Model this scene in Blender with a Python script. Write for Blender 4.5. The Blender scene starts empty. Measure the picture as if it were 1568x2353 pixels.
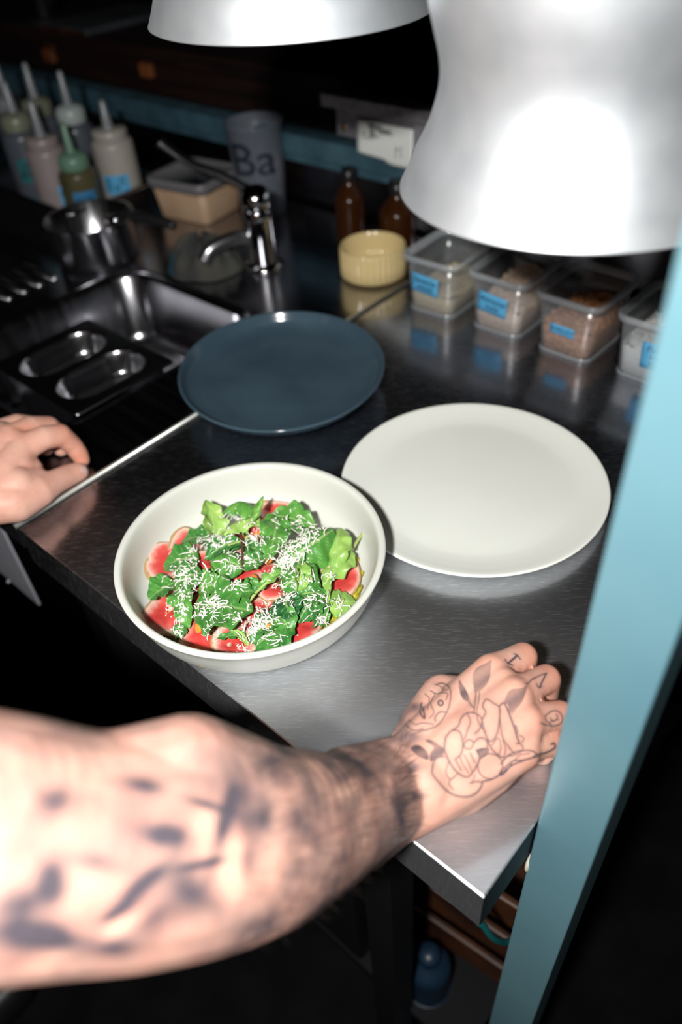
import bpy, bmesh, math, random
import numpy as np
from mathutils import Vector, Matrix
from mathutils.bvhtree import BVHTree
from mathutils import noise as mnoise

S = bpy.context.scene
C = S.collection
PI = math.pi
FLASH, EXPO = 11.9, 0.0
rnd = random.Random(7)
CAM = Vector((0, 0, 1.42))        # camera 52 cm above the steel worktop
TOP = 0.9                         # worktop height
R = np.array([[0.75087107, 0.65770875, -0.06009856],
              [0.4113108, -0.53687923, -0.7366031],
              [-0.51673597, 0.52837477, -0.67364979]])   # rows: image right, image down, view axis
FPX = 1760.0

def ray(u, v):
    return Vector((R.T @ np.array([u - 784.0, v - 1176.5, FPX])))
def P(u, v, z):
    """survey: the point at height z seen at photo pixel u, v"""
    r = ray(u, v); return CAM + r * ((z - CAM.z) / r.z)
def PY(u, v, y):
    r = ray(u, v); return CAM + r * (y / r.y)
def PD(u, v, d):
    return CAM + ray(u, v) * (d / FPX)
def proj(co):
    c = (np.asarray(co) - np.array(CAM)) @ R.T
    return 784.0 + FPX * c[..., 0] / c[..., 2], 1176.5 + FPX * c[..., 1] / c[..., 2]

# ------------------------------------------------------------------ scene objects
def obj(name, bm, mat, parent=None, smooth=True):
    me = bpy.data.meshes.new(name)
    bm.normal_update()
    bm.to_mesh(me); bm.free()
    return link(name, me, mat, parent, smooth)
def link(name, me, mat, parent=None, smooth=True):
    if smooth:
        me.polygons.foreach_set('use_smooth', [True] * len(me.polygons))
    for m in (mat if isinstance(mat, (list, tuple)) else [mat]):
        me.materials.append(m)
    o = bpy.data.objects.new(name, me); C.objects.link(o)
    if parent: o.parent = parent
    return o
def thing(name, label, cat, loc=(0, 0, 0), rz=0, group=None):
    o = bpy.data.objects.new(name, None); C.objects.link(o)
    o.empty_display_size = 0.02
    o.location = loc; o.rotation_euler = (0, 0, rz)
    return tag(o, label, cat, group)
def tag(o, label, cat, group=None, kind=None):
    if label: o['label'] = label
    if cat: o['category'] = cat
    if group: o['group'] = group
    if kind: o['kind'] = kind
    return o
def struct(name, bm, mat, smooth=False):
    o = obj(name, bm, mat, None, smooth); o['kind'] = 'structure'; return o
def dup(root, loc, rz, label, group=None):
    r = root.copy(); C.objects.link(r); r.location = loc; r.rotation_euler = (0, 0, rz)
    r['label'] = label
    if group: r['group'] = group
    for ch in list(root.children):
        c = ch.copy(); C.objects.link(c); c.parent = r
        for g in list(ch.children):
            d = g.copy(); C.objects.link(d); d.parent = c
    return r
def mods(o, *specs):
    for t, kw in specs:
        m = o.modifiers.new(t.title(), t)
        for k, v in kw.items(): setattr(m, k, v)
    return o
def bake(o):
    """apply the modifiers of o to its mesh"""
    dg = bpy.context.evaluated_depsgraph_get()
    me = bpy.data.meshes.new_from_object(o.evaluated_get(dg))
    old = o.data; o.modifiers.clear(); o.data = me; bpy.data.meshes.remove(old)
    return o

# ------------------------------------------------------------------ shapes
def box(bm, lo, hi, bev=0.0, seg=2):
    vs = [bm.verts.new((x, y, z)) for z in (lo[2], hi[2]) for y in (lo[1], hi[1]) for x in (lo[0], hi[0])]
    fs = [bm.faces.new([vs[i] for i in q]) for q in
          ((0, 2, 3, 1), (4, 5, 7, 6), (0, 1, 5, 4), (2, 6, 7, 3), (0, 4, 6, 2), (1, 3, 7, 5))]
    if bev:
        es = list({e for f in fs for e in f.edges})
        bmesh.ops.bevel(bm, geom=es, offset=bev, segments=seg, profile=0.5, affect='EDGES')
    return bm
def boxm(lo, hi, bev=0.0, seg=2):
    return box(bmesh.new(), lo, hi, bev, seg)
def lathe(bm, prof, n=96, sx=1, sy=1, cx=0, cy=0, rib=None, closed=False):
    rings = []
    for r, z in prof:
        if r < 1e-6:
            rings.append([bm.verts.new((cx, cy, z))])
        else:
            ring = []
            for i in range(n):
                a = 2 * PI * i / n
                k = rib(a, r, z) if rib else 1
                ring.append(bm.verts.new((cx + r * k * sx * math.cos(a), cy + r * k * sy * math.sin(a), z)))
            rings.append(ring)
    pairs = list(zip(rings, rings[1:]))
    if closed: pairs.append((rings[-1], rings[0]))
    for a, b in pairs:
        if len(a) == 1 and len(b) == 1: continue
        for i in range(n):
            j = (i + 1) % n
            if len(a) == 1: bm.faces.new((a[0], b[j], b[i]))
            elif len(b) == 1: bm.faces.new((a[i], a[j], b[0]))
            else: bm.faces.new((a[i], a[j], b[j], b[i]))
    return bm
def spline(pts, n):
    """Catmull-Rom through pts (any dimension)"""
    p = [np.array(q, float) for q in pts]
    p = [2 * p[0] - p[1]] + p + [2 * p[-1] - p[-2]]
    out = []
    m = len(p) - 3
    for k in range(n + 1):
        t = k / n * m; i = min(int(t), m - 1); t -= i
        a, b, c, d = p[i:i + 4]
        out.append(0.5 * (2 * b + (c - a) * t + (2 * a - 5 * b + 4 * c - d) * t * t + (3 * b - a - 3 * c + d) * t ** 3))
    return out
def tube(bm, pts, rad, n=12, cap=True, flat=1.0):
    """a tube through pts; rad is a number or one radius per point"""
    pts = [Vector(p) for p in pts]
    if not hasattr(rad, '__len__'): rad = [rad] * len(pts)
    rings = []
    up = Vector((0, 0, 1))
    t0 = (pts[1] - pts[0]).normalized()
    if abs(t0.dot(up)) > 0.95: up = Vector((1, 0, 0))
    nrm = (up - t0 * up.dot(t0)).normalized()
    for i, p in enumerate(pts):
        t = (pts[min(i + 1, len(pts) - 1)] - pts[max(i - 1, 0)]).normalized()
        nrm = (nrm - t * nrm.dot(t)).normalized(); b = t.cross(nrm)
        rings.append([bm.verts.new(p + (nrm * math.cos(2 * PI * k / n) * flat + b * math.sin(2 * PI * k / n)) * rad[i]) for k in range(n)])
    for a, b in zip(rings, rings[1:]):
        for k in range(n):
            bm.faces.new((a[k], a[(k + 1) % n], b[(k + 1) % n], b[k]))
    if cap:
        bm.faces.new(rings[0][::-1]); bm.faces.new(rings[-1])
    return bm
def sphere(bm, c, r, sc=(1, 1, 1), u=16, v=10):
    c = Vector(c)
    pt = lambda a, t: bm.verts.new((c.x + r * sc[0] * math.sin(t) * math.cos(a), c.y + r * sc[1] * math.sin(t) * math.sin(a), c.z - r * sc[2] * math.cos(t)))
    rings = [[pt(2 * PI * i / u, PI * k / v) for i in range(u)] for k in range(1, v)]
    b_, t_ = pt(0, 0), pt(0, PI)
    for i in range(u):
        j = (i + 1) % u
        bm.faces.new((b_, rings[0][j], rings[0][i])); bm.faces.new((rings[-1][i], rings[-1][j], t_))
        for p, q in zip(rings, rings[1:]): bm.faces.new((p[i], p[j], q[j], q[i]))
    return bm
def capsule(bm, a, b, ra, rb, n=16):
    a, b = Vector(a), Vector(b)
    sphere(bm, a, ra, u=n); sphere(bm, b, rb, u=n)
    d = b - a
    if d.length > 1e-6:
        tube(bm, [a, b], [ra, rb], n=n)
    return bm
def rrect(hx, hy, r, k=6):
    out = []
    for cx, cy, a0 in ((hx - r, hy - r, 0), (-hx + r, hy - r, 90), (-hx + r, -hy + r, 180), (hx - r, -hy + r, 270)):
        for i in range(k + 1):
            a = math.radians(a0 + 90 * i / k)
            out.append((cx + r * math.cos(a), cy + r * math.sin(a)))
    return out
def loft(bm, loops, cap0=False, cap1=False):
    rings = [[bm.verts.new(p) for p in l] for l in loops]
    n = len(rings[0])
    for a, b in zip(rings, rings[1:]):
        for i in range(n):
            bm.faces.new((a[i], a[(i + 1) % n], b[(i + 1) % n], b[i]))
    if cap0: bm.faces.new(rings[0][::-1])
    if cap1: bm.faces.new(rings[-1])
    return bm
def rl(hx, hy, r, z, cx=0, cy=0, k=6):
    return [(cx + x, cy + y, z) for x, y in rrect(hx, hy, r, k)]
def text_mesh(s, size, thick=0.0002, shear=0.0, bold=0.0):
    cu = bpy.data.curves.new('lettering', 'FONT')
    cu.body = s; cu.size = size; cu.extrude = thick; cu.align_x = 'CENTER'; cu.align_y = 'CENTER'; cu.shear = shear
    cu.space_line = 0.85; cu.offset = bold
    o = bpy.data.objects.new('lettering', cu); C.objects.link(o)
    dg = bpy.context.evaluated_depsgraph_get()
    me = bpy.data.meshes.new_from_object(o.evaluated_get(dg))
    bpy.data.objects.remove(o); bpy.data.curves.remove(cu)
    return me

# ------------------------------------------------------------------ materials
def mat(name, col, rough=0.5, metal=0.0, spec=0.5, **kw):
    m = bpy.data.materials.new(name); m.use_nodes = True
    b = m.node_tree.nodes['Principled BSDF']
    b.inputs['Base Color'].default_value = (*col, 1)
    b.inputs['Roughness'].default_value = rough
    b.inputs['Metallic'].default_value = metal
    b.inputs['Specular IOR Level'].default_value = spec
    for k, v in kw.items():
        b.inputs[k.replace('_', ' ')].default_value = v
    return m
def nodes(m):
    nt = m.node_tree
    return nt, nt.nodes['Principled BSDF'], (lambda t, **kw: mk(nt, t, kw))
def mk(nt, t, kw):
    n = nt.nodes.new(t)
    for k, v in kw.items():
        if k.startswith('in_'):
            key = k[3:].replace('_', ' ')
            n.inputs[int(key) if key.isdigit() else key].default_value = v
        else: setattr(n, k, v)
    return n
def coords(nt, scale=(1, 1, 1), rot=(0, 0, 0), kind='Object'):
    tc = nt.nodes.new('ShaderNodeTexCoord'); out = tc.outputs[kind]
    if any(rot):                                          # turn first, stretch after
        r = nt.nodes.new('ShaderNodeMapping'); r.inputs['Rotation'].default_value = rot
        nt.links.new(out, r.inputs['Vector']); out = r.outputs['Vector']
    mp = nt.nodes.new('ShaderNodeMapping'); mp.inputs['Scale'].default_value = scale
    nt.links.new(out, mp.inputs['Vector']); return mp.outputs['Vector']
def ramp(nt, fac, stops):
    r = nt.nodes.new('ShaderNodeValToRGB'); e = r.color_ramp.elements
    while len(e) < len(stops): e.new(0.5)
    for k, (p, c) in zip(e, stops):
        k.position = p; k.color = (*c, 1) if len(c) == 3 else c
    nt.links.new(fac, r.inputs['Fac']); return r.outputs['Color']
def speckle(m, c0, c1, scale=20, lo=0.35, hi=0.65, detail=4, bump=0.0, sc=(1, 1, 1), rough=None):
    """noise-varied colour (and bump, roughness) for a surface"""
    nt, b, N = nodes(m)
    n = N('ShaderNodeTexNoise', in_Scale=scale, in_Detail=detail)
    nt.links.new(coords(nt, sc), n.inputs['Vector'])
    nt.links.new(ramp(nt, n.outputs['Fac'], [(lo, c0), (hi, c1)]), b.inputs['Base Color'])
    if rough:
        nt.links.new(ramp(nt, n.outputs['Fac'], [(lo, (rough[0],) * 3), (hi, (rough[1],) * 3)]), b.inputs['Roughness'])
    if bump:
        bp = N('ShaderNodeBump', in_Strength=bump, in_Distance=0.002)
        nt.links.new(n.outputs['Fac'], bp.inputs['Height']); nt.links.new(bp.outputs['Normal'], b.inputs['Normal'])
    return m
def attr_mix(m, attr, stops):
    nt, b, N = nodes(m)
    a = N('ShaderNodeAttribute', attribute_name=attr)
    c = ramp(nt, a.outputs['Fac'], stops)
    nt.links.new(c, b.inputs['Base Color']); return c
def set_attr(me, name, vals):
    a = me.attributes.new(name, 'FLOAT', 'POINT'); a.data.foreach_set('value', np.asarray(vals, np.float32))

M = {}
def steel(name, col, rough, scratch=0.0, aniso=0.0, sc=(400, 6, 6), rz=0.0, metal=1.0):
    m = mat(name, col, rough, metal)
    nt, b, N = nodes(m)
    v = coords(nt, sc, (0, 0, rz))
    n = N('ShaderNodeTexNoise', in_Scale=1.0, in_Detail=3.0)
    nt.links.new(v, n.inputs['Vector'])
    nt.links.new(ramp(nt, n.outputs['Fac'], [(0.3, (max(rough - 0.05, 0.02),) * 3), (0.7, (rough + 0.05,) * 3)]), b.inputs['Roughness'])
    if scratch:
        bp = N('ShaderNodeBump', in_Strength=scratch, in_Distance=0.0004)
        nt.links.new(n.outputs['Fac'], bp.inputs['Height']); nt.links.new(bp.outputs['Normal'], b.inputs['Normal'])
    return m
# ------------------------------------------------------------------ material set
def worktop_mat():
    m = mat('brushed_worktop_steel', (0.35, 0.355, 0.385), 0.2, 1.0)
    nt, b, N = nodes(m)
    v = coords(nt, (14, 620, 14), (0, 0, -0.70))         # brushing runs across the top
    n = N('ShaderNodeTexNoise', in_Scale=1.0, in_Detail=4.0); nt.links.new(v, n.inputs['Vector'])
    v2 = coords(nt, (75, 1500, 75), (0, 0, -0.66))
    w = N('ShaderNodeTexNoise', in_Scale=1.0, in_Detail=1.0); nt.links.new(v2, w.inputs['Vector'])
    v3 = coords(nt, (60, 1100, 60), (0, 0, -0.78))
    w2 = N('ShaderNodeTexNoise', in_Scale=1.0, in_Detail=1.0); nt.links.new(v3, w2.inputs['Vector'])
    s1 = ramp(nt, w.outputs['Fac'], [(0.62, (0, 0, 0)), (0.70, (1, 1, 1))])
    s2 = ramp(nt, w2.outputs['Fac'], [(0.64, (0, 0, 0)), (0.72, (1, 1, 1))])
    mx = N('ShaderNodeMath', operation='MAXIMUM'); nt.links.new(s1, mx.inputs[0]); nt.links.new(s2, mx.inputs[1])
    big = N('ShaderNodeTexNoise', in_Scale=5.0, in_Detail=3.0); nt.links.new(coords(nt), big.inputs['Vector'])
    r0 = N('ShaderNodeMapRange', in_1=0.35, in_2=0.65, in_3=0.13, in_4=0.19); nt.links.new(big.outputs['Fac'], r0.inputs[0])
    ra = N('ShaderNodeMath', operation='MULTIPLY_ADD', in_1=0.28); nt.links.new(mx.outputs[0], ra.inputs[0]); nt.links.new(r0.outputs[0], ra.inputs[2])
    nt.links.new(ra.outputs[0], b.inputs['Roughness'])
    bp = N('ShaderNodeBump', in_Strength=0.035, in_Distance=0.0003)
    ad = N('ShaderNodeMath', operation='ADD'); nt.links.new(n.outputs['Fac'], ad.inputs[0]); nt.links.new(mx.outputs[0], ad.inputs[1])
    nt.links.new(ad.outputs[0], bp.inputs['Height']); nt.links.new(bp.outputs['Normal'], b.inputs['Normal'])
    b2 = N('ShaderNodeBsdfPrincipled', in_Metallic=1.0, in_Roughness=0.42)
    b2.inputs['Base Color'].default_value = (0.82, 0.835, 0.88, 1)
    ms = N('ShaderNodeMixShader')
    # front right scoured dull and mixed brighter to paint in the highlight; back polished
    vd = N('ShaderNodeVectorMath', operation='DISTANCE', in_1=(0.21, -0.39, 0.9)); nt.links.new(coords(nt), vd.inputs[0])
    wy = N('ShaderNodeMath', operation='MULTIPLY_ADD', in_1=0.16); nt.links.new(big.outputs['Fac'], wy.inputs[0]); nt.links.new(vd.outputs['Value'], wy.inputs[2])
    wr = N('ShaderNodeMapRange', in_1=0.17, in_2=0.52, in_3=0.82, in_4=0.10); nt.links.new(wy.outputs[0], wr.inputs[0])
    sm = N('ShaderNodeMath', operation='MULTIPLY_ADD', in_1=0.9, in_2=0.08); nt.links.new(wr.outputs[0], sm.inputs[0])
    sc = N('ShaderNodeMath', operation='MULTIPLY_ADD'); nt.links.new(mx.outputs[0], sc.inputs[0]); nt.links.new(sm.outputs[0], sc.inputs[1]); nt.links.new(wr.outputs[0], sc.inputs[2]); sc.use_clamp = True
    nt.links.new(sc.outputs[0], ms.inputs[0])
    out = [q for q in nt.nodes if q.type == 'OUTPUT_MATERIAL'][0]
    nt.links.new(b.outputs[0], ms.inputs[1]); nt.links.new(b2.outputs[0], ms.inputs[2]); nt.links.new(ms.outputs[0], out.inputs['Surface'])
    return m
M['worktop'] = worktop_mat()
M['sinksteel'] = steel('sink_steel', (0.42, 0.42, 0.45), 0.2, 0.04, sc=(8, 160, 8))
M['pansteel'] = steel('polished_pan_steel', (0.55, 0.55, 0.58), 0.2, 0.0)
M['satin'] = mat('satin_chrome', (0.6, 0.6, 0.63), 0.28, 1.0)
M['chrome'] = mat('chrome', (0.75, 0.75, 0.78), 0.06, 1.0)
M['lamp'] = speckle(mat('spun_aluminium', (0.74, 0.78, 0.82), 0.5, 0.8), (0.72, 0.76, 0.80), (0.76, 0.79, 0.825), 45, rough=(0.50, 0.53))
M['lampin'] = mat('lamp_inside', (0.35, 0.35, 0.36), 0.45, 0.8)
M['bracket'] = speckle(mat('dull_steel', (0.4, 0.39, 0.42), 0.45, 0.6), (0.30, 0.29, 0.32), (0.48, 0.47, 0.5), 60)
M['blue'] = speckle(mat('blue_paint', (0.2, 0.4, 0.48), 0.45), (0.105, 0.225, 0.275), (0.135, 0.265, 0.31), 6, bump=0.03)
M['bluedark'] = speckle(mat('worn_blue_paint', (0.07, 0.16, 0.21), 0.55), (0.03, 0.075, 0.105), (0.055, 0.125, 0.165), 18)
M['whiteglaze'] = speckle(mat('white_glaze', (0.78, 0.79, 0.75), 0.35), (0.655, 0.67, 0.615), (0.695, 0.71, 0.65), 9)
M['plateglaze'] = speckle(mat('plate_glaze', (0.86, 0.87, 0.84), 0.35), (0.87, 0.89, 0.83), (0.90, 0.92, 0.86), 9)
M['rimglaze'] = mat('bare_rim_glaze', (0.72, 0.68, 0.60), 0.5)
M['greyglaze'] = speckle(mat('slate_glaze', (0.05, 0.085, 0.115), 0.13), (0.043, 0.075, 0.105), (0.058, 0.098, 0.13), 14)
M['wood'] = speckle(mat('dark_stained_wood', (0.03, 0.012, 0.008), 0.6, 0, .25), (0.006, 0.003, 0.0025), (0.018, 0.007, 0.005), 5, sc=(1, 12, 12))
M['dark'] = mat('dark_paint', (0.006, 0.006, 0.008), 0.7, 0, .2)
M['floor'] = speckle(mat('dark_floor', (0.004, 0.004, 0.005), 0.8, 0, .1), (0.003, 0.003, 0.004), (0.006, 0.006, 0.007), 12)
M['black'] = mat('black_plastic', (0.01, 0.01, 0.012), 0.35)
M['fridge'] = mat('dark_cabinet', (0.008, 0.008, 0.009), 0.45, 0.0, .3)
def clear(name, col, rough=0.08, alpha=0.3):
    m = mat(name, col, rough, 0.0, 0.6); m.node_tree.nodes['Principled BSDF'].inputs['Alpha'].default_value = alpha
    return m
def thin_clear(name, veil, gloss, rough):
    m = bpy.data.materials.new(name); m.use_nodes = True; nt = m.node_tree; nt.nodes.clear()
    o = nt.nodes.new('ShaderNodeOutputMaterial'); t = nt.nodes.new('ShaderNodeBsdfTransparent'); t.inputs[0].default_value = (.95, .96, .97, 1)
    d = nt.nodes.new('ShaderNodeBsdfDiffuse'); d.inputs[0].default_value = (.62, .66, .70, 1)
    g = nt.nodes.new('ShaderNodeBsdfGlossy'); g.inputs[0].default_value = (1, 1, 1, 1); g.inputs['Roughness'].default_value = rough
    a = nt.nodes.new('ShaderNodeMixShader'); a.inputs[0].default_value = veil; b = nt.nodes.new('ShaderNodeMixShader'); b.inputs[0].default_value = gloss
    nt.links.new(t.outputs[0], a.inputs[1]); nt.links.new(d.outputs[0], a.inputs[2]); nt.links.new(a.outputs[0], b.inputs[1]); nt.links.new(g.outputs[0], b.inputs[2]); nt.links.new(b.outputs[0], o.inputs[0])
    return m
M['tubclear'] = thin_clear('clear_plastic', .09, .11, .28)
M['tubrim'] = thin_clear('clear_plastic_rim', .36, .08, .2)
M['amberwood'] = speckle(mat('orange_stained_wood', (.3, .09, .02), .5), (.10, .028, .007), (.22, .065, .016), 16)
M['frost'] = clear('frosted_plastic', (0.17, 0.19, 0.23), 0.25, 0.6)
M['amberglass'] = clear('amber_glass', (0.86, 0.68, 0.34), 0.12, 0.78)
M['tape'] = mat('blue_tape', (0.09, 0.38, 0.66), 0.6)
M['tapedark'] = mat('deep_blue_tape', (0.03, 0.2, 0.42), 0.6)
M['ink'] = mat('marker_ink', (0.006, 0.012, 0.03), 0.6)
M['paper'] = mat('white_paper', (0.78, 0.8, 0.78), 0.7)
M['brass'] = mat('brass_screw', (0.7, 0.5, 0.3), 0.3, 1.0)
M['btlwhite'] = speckle(mat('white_sauce', (0.6, 0.55, 0.48), 0.35), (0.34, 0.31, 0.28), (0.42, 0.39, 0.35), 12)
M['btlpink'] = speckle(mat('pink_sauce', (0.5, 0.42, 0.41), 0.35), (0.24, 0.2, 0.2), (0.30, 0.25, 0.25), 12)
M['btlgreen'] = speckle(mat('olive_oil', (0.17, 0.15, 0.08), 0.3), (0.06, 0.055, 0.025), (0.1, 0.09, 0.045), 12)
M['btlgrey'] = mat('clear_bottle', (0.07, 0.08, 0.10), 0.3)
M['capgreen'] = mat('green_cap', (0.13, 0.24, 0.17), 0.35)
M['capwhite'] = mat('white_cap', (0.34, 0.39, 0.38), 0.35)
M['capyellow'] = mat('yellowed_cap', (0.17, 0.18, 0.13), 0.35)
M['nozzle'] = clear('clear_nozzle', (0.26, 0.28, 0.30), 0.25, 0.7)
M['tan'] = speckle(mat('tan_tub_filling', (0.62, 0.42, 0.27), 0.5), (0.42, 0.27, 0.17), (0.5, 0.34, 0.22), 15)
M['lid'] = mat('milky_lid', (0.17, 0.165, 0.17), 0.4)
M['cloth'] = speckle(mat('olive_grey_cloth', (0.085, 0.085, 0.075), 0.9), (0.025, 0.025, 0.028), (0.055, 0.055, 0.045), 30)
M['teal'] = mat('teal_stripe', (0.005, 0.06, 0.09), 0.8)
M['tealcable'] = mat('teal_cable', (0.01, 0.13, 0.14), 0.4)
M['rust'] = speckle(mat('rust_brown', (0.16, 0.05, 0.015), 0.5), (0.02, 0.006, 0.003), (0.075, 0.024, 0.007), 14)
M['amberbottle'] = mat('amber_bottle_glass', (0.035, 0.010, 0.002), 0.2)
M['navy'] = mat('navy_plastic', (0.008, 0.025, 0.05), 0.4)
M['bulb'] = mat('warm_bulb', (0.9, 0.6, 0.35), 0.3)
nb = M['bulb'].node_tree.nodes['Principled BSDF']
nb.inputs['Emission Color'].default_value = (1, 0.62, 0.25, 1); nb.inputs['Emission Strength'].default_value = 0.25
M['grain'] = speckle(mat('pale_grain', (0.72, 0.6, 0.4), 0.8), (0.62, 0.5, 0.32), (0.8, 0.68, 0.47), 300)
M['nuts'] = speckle(mat('pale_nuts', (0.75, 0.52, 0.38), 0.8), (0.76, 0.54, 0.41), (0.92, 0.76, 0.62), 120)
M['seeds'] = speckle(mat('toasted_seeds', (0.5, 0.2, 0.08), 0.6), (0.42, 0.15, 0.045), (0.85, 0.46, 0.24), 160)
M['salt'] = speckle(mat('white_salt', (0.85, 0.85, 0.83), 0.7), (0.8, 0.8, 0.78), (0.9, 0.9, 0.88), 200)
M['shirt'] = speckle(mat('black_cotton', (0.012, 0.012, 0.014), 0.9), (0.01, 0.01, 0.012), (0.018, 0.018, 0.02), 60)
M['hairdark'] = mat('dark_hair', (0.02, 0.013, 0.01), 0.6)
M['nail'] = mat('fingernail', (0.62, 0.42, 0.36), 0.25)
M['cheese'] = mat('grated_cheese', (0.86, 0.84, 0.76), 0.55)
M['cheese'].node_tree.nodes['Principled BSDF'].inputs['Subsurface Weight'].default_value = 0.15
M['cheese'].node_tree.nodes['Principled BSDF'].inputs['Subsurface Radius'].default_value = (0.002, 0.0015, 0.001)
M['herboil'] = speckle(mat('herb_oil', (0.42, 0.38, 0.03), 0.15), (0.22, 0.22, 0.015), (0.6, 0.52, 0.06), 180)
M['tomato'] = mat('tomato_flesh', (0.75, 0.07, 0.03), 0.15)
M['orangebit'] = mat('orange_flesh', (0.8, 0.28, 0.05), 0.2)
# ------------------------------------------------------------------ setting
def slab(name, lo, hi, m): return struct(name, boxm(lo, hi), m)
slab('floor', (-2.7, -1.6, -0.05), (1.7, 2.7, 0.0), M['floor'])
slab('ceiling', (-2.7, -1.6, 2.6), (1.7, 2.7, 2.65), M['dark'])
slab('wall_left', (-2.75, -1.6, 0), (-2.7, 2.7, 2.6), M['dark'])
slab('wall_right', (1.7, -1.6, 0), (1.75, 2.7, 2.6), M['dark'])
slab('wall_back', (-2.7, 2.7, 0), (1.7, 2.75, 2.6), M['dark'])
slab('wall_front', (-2.7, -1.65, 0), (1.7, -1.6, 2.6), M['dark'])
# low partition behind the worktop, carrying the wooden bar top
slab('wall_partition', (-2.6, 1.0, 0), (0.5, 1.06, 1.03), M['sinksteel'])

# ------------------------------------------------------------------ steel worktop
WX0, WX1, WY0, WY1 = -0.645, -0.083, 0.187, 0.985
t = thing('steel_worktop', 'scratched brushed steel worktop under the white plates and the tattooed hand', 'worktop', (-0.36, 0.58, 0))
o = -Vector(t.location)
def tob(lo, hi, bev=0.0, t=t):
    l = Vector(t.location); return boxm(Vector(lo) - l, Vector(hi) - l, bev)
bm = tob((WX0, WY0, TOP - 0.05), (WX1, WY1, TOP), 0.0016)
bm.normal_update()
for fc in bm.faces:
    if fc.normal.x > .9: fc.material_index = 1
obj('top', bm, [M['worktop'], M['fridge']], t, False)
for lx in (WX0 + 0.03, WX1 - 0.14):
    for ly in (WY0 + 0.03, WY1 - 0.08):
        obj('leg', tob((lx, ly, 0), (lx + 0.035, ly + 0.035, TOP - 0.05)), M['fridge'], t, False)
obj('undershelf', tob((WX0 + 0.02, WY0 + 0.06, 0.2), (WX1 - 0.02, WY1 - 0.06, 0.22)), M['dark'], t, False)

t2 = thing('undercounter_fridge', 'black undercounter fridge in the shade under the front of the steel worktop', 'fridge', (-0.42, 0.5, 0.22))
l = t2.location
obj('body', tob((-0.572, 0.27, 0.2215), (-0.27, 0.88, 0.83), 0.004, t2), M['fridge'], t2, False)
for x0 in (-0.57, -0.42):
    d = obj('door', tob((x0, 0.245, 0.24), (x0 + 0.147, 0.27, 0.82), 0.004, t2), M['fridge'], t2, False)
    obj('handle', tob((x0 + 0.03, 0.232, 0.78), (x0 + 0.12, 0.245, 0.795), 0.003, t2), M['black'], d, False)

# ------------------------------------------------------------------ sink unit
SX0, SX1 = -2.3, -0.65
BX0, BX1, BY0, BY1, BZ = -1.055, -0.757, 0.30, 0.645, 0.785
t = thing('sink_unit', 'dark steel sink unit with one deep basin, left of the worktop', 'sink', (-1.1, 0.58, 0))
L = Vector(t.location)
bm = bmesh.new()
for lo, hi in (((SX0, WY0, TOP - 0.004), (BX0, WY1, TOP)), ((BX1, WY0, TOP - 0.004), (SX1, WY1, TOP)),
               ((BX0, WY0, TOP - 0.004), (BX1, BY0, TOP)), ((BX0, BY1, TOP - 0.004), (BX1, WY1, TOP))):
    box(bm, Vector(lo) - L, Vector(hi) - L)
obj('deck', bm, M['sinksteel'], t, False)
bm = bmesh.new()
cx, cy = (BX0 + BX1) / 2 - L.x, (BY0 + BY1) / 2 - L.y
hx, hy = (BX1 - BX0) / 2, (BY1 - BY0) / 2
loops = [rl(hx + 0.004, hy + 0.004, 0.052, TOP + 0.0015, cx, cy, 10), rl(hx - 0.002, hy - 0.002, 0.05, TOP - 0.001, cx, cy, 10), rl(hx - 0.007, hy - 0.007, 0.048, TOP - 0.008, cx, cy, 10),
         rl(hx - 0.014, hy - 0.014, 0.046, BZ + 0.02, cx, cy, 10), rl(hx - 0.018, hy - 0.018, 0.045, BZ + 0.008, cx, cy, 10), rl(hx - 0.03, hy - 0.03, 0.035, BZ, cx, cy, 10)]
loft(bm, loops)
bm.verts.ensure_lookup_table(); bm.faces.new(list(bm.verts)[-44:])
obj('basin', bm, M['sinksteel'], t)
bm = bmesh.new(); lathe(bm, [(0, BZ + 0.001), (0.02, BZ + 0.001), (0.032, BZ + 0.003), (0.034, BZ)], 32, cx=cx, cy=cy - 0.1)
obj('drain', bm, M['pansteel'], t)
# corner fillers so that the round-cornered basin meets the deck
for sx in (-1, 1):
    for sy in (-1, 1):
        bm = bmesh.new()
        c0 = (cx + sx * hx, cy + sy * hy)
        arc = [(cx + sx * (hx - 0.05 + 0.05 * math.cos(a)), cy + sy * (hy - 0.05 + 0.05 * math.sin(a))) for a in np.linspace(0, PI / 2, 9)]
        vs = [bm.verts.new((x, y, TOP - 0.0005)) for x, y in [c0] + arc]
        bm.faces.new(vs if sx * sy > 0 else vs[::-1])
        obj('corner_plate', bm, M['sinksteel'], t, False)
# raised rolled edge along the joint with the worktop
bm = bmesh.new()
tube(bm, [Vector((SX1 + 0.0005, WY0 - 0.001, TOP + 0.001)) - L, Vector((SX1 + 0.0005, WY1, TOP + 0.001)) - L], 0.0032, 14)
obj('rolled_edge', bm, steel('edge_steel', (0.62, 0.64, 0.60), 0.4, 0, metal=0.9), t)
obj('front_panel', boxm(Vector((SX0, WY0 + 0.0, 0.737)) - L, Vector((-0.703, WY0 + 0.004, 0.875)) - L, 0.001), mat('grey_panel_steel', (0.3, 0.3, 0.34), 0.5, 0.3), t, False)
obj('front_lip', boxm(Vector((SX0, WY0, 0.868)) - L, Vector((SX1 - 0.002, WY0 + 0.02, TOP - 0.004)) - L), M['fridge'], t, False)
bm = bmesh.new(); sphere(bm, PY(20, 1336, WY0) - L, 0.003); obj('rivet', bm, M['bracket'], t)
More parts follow.
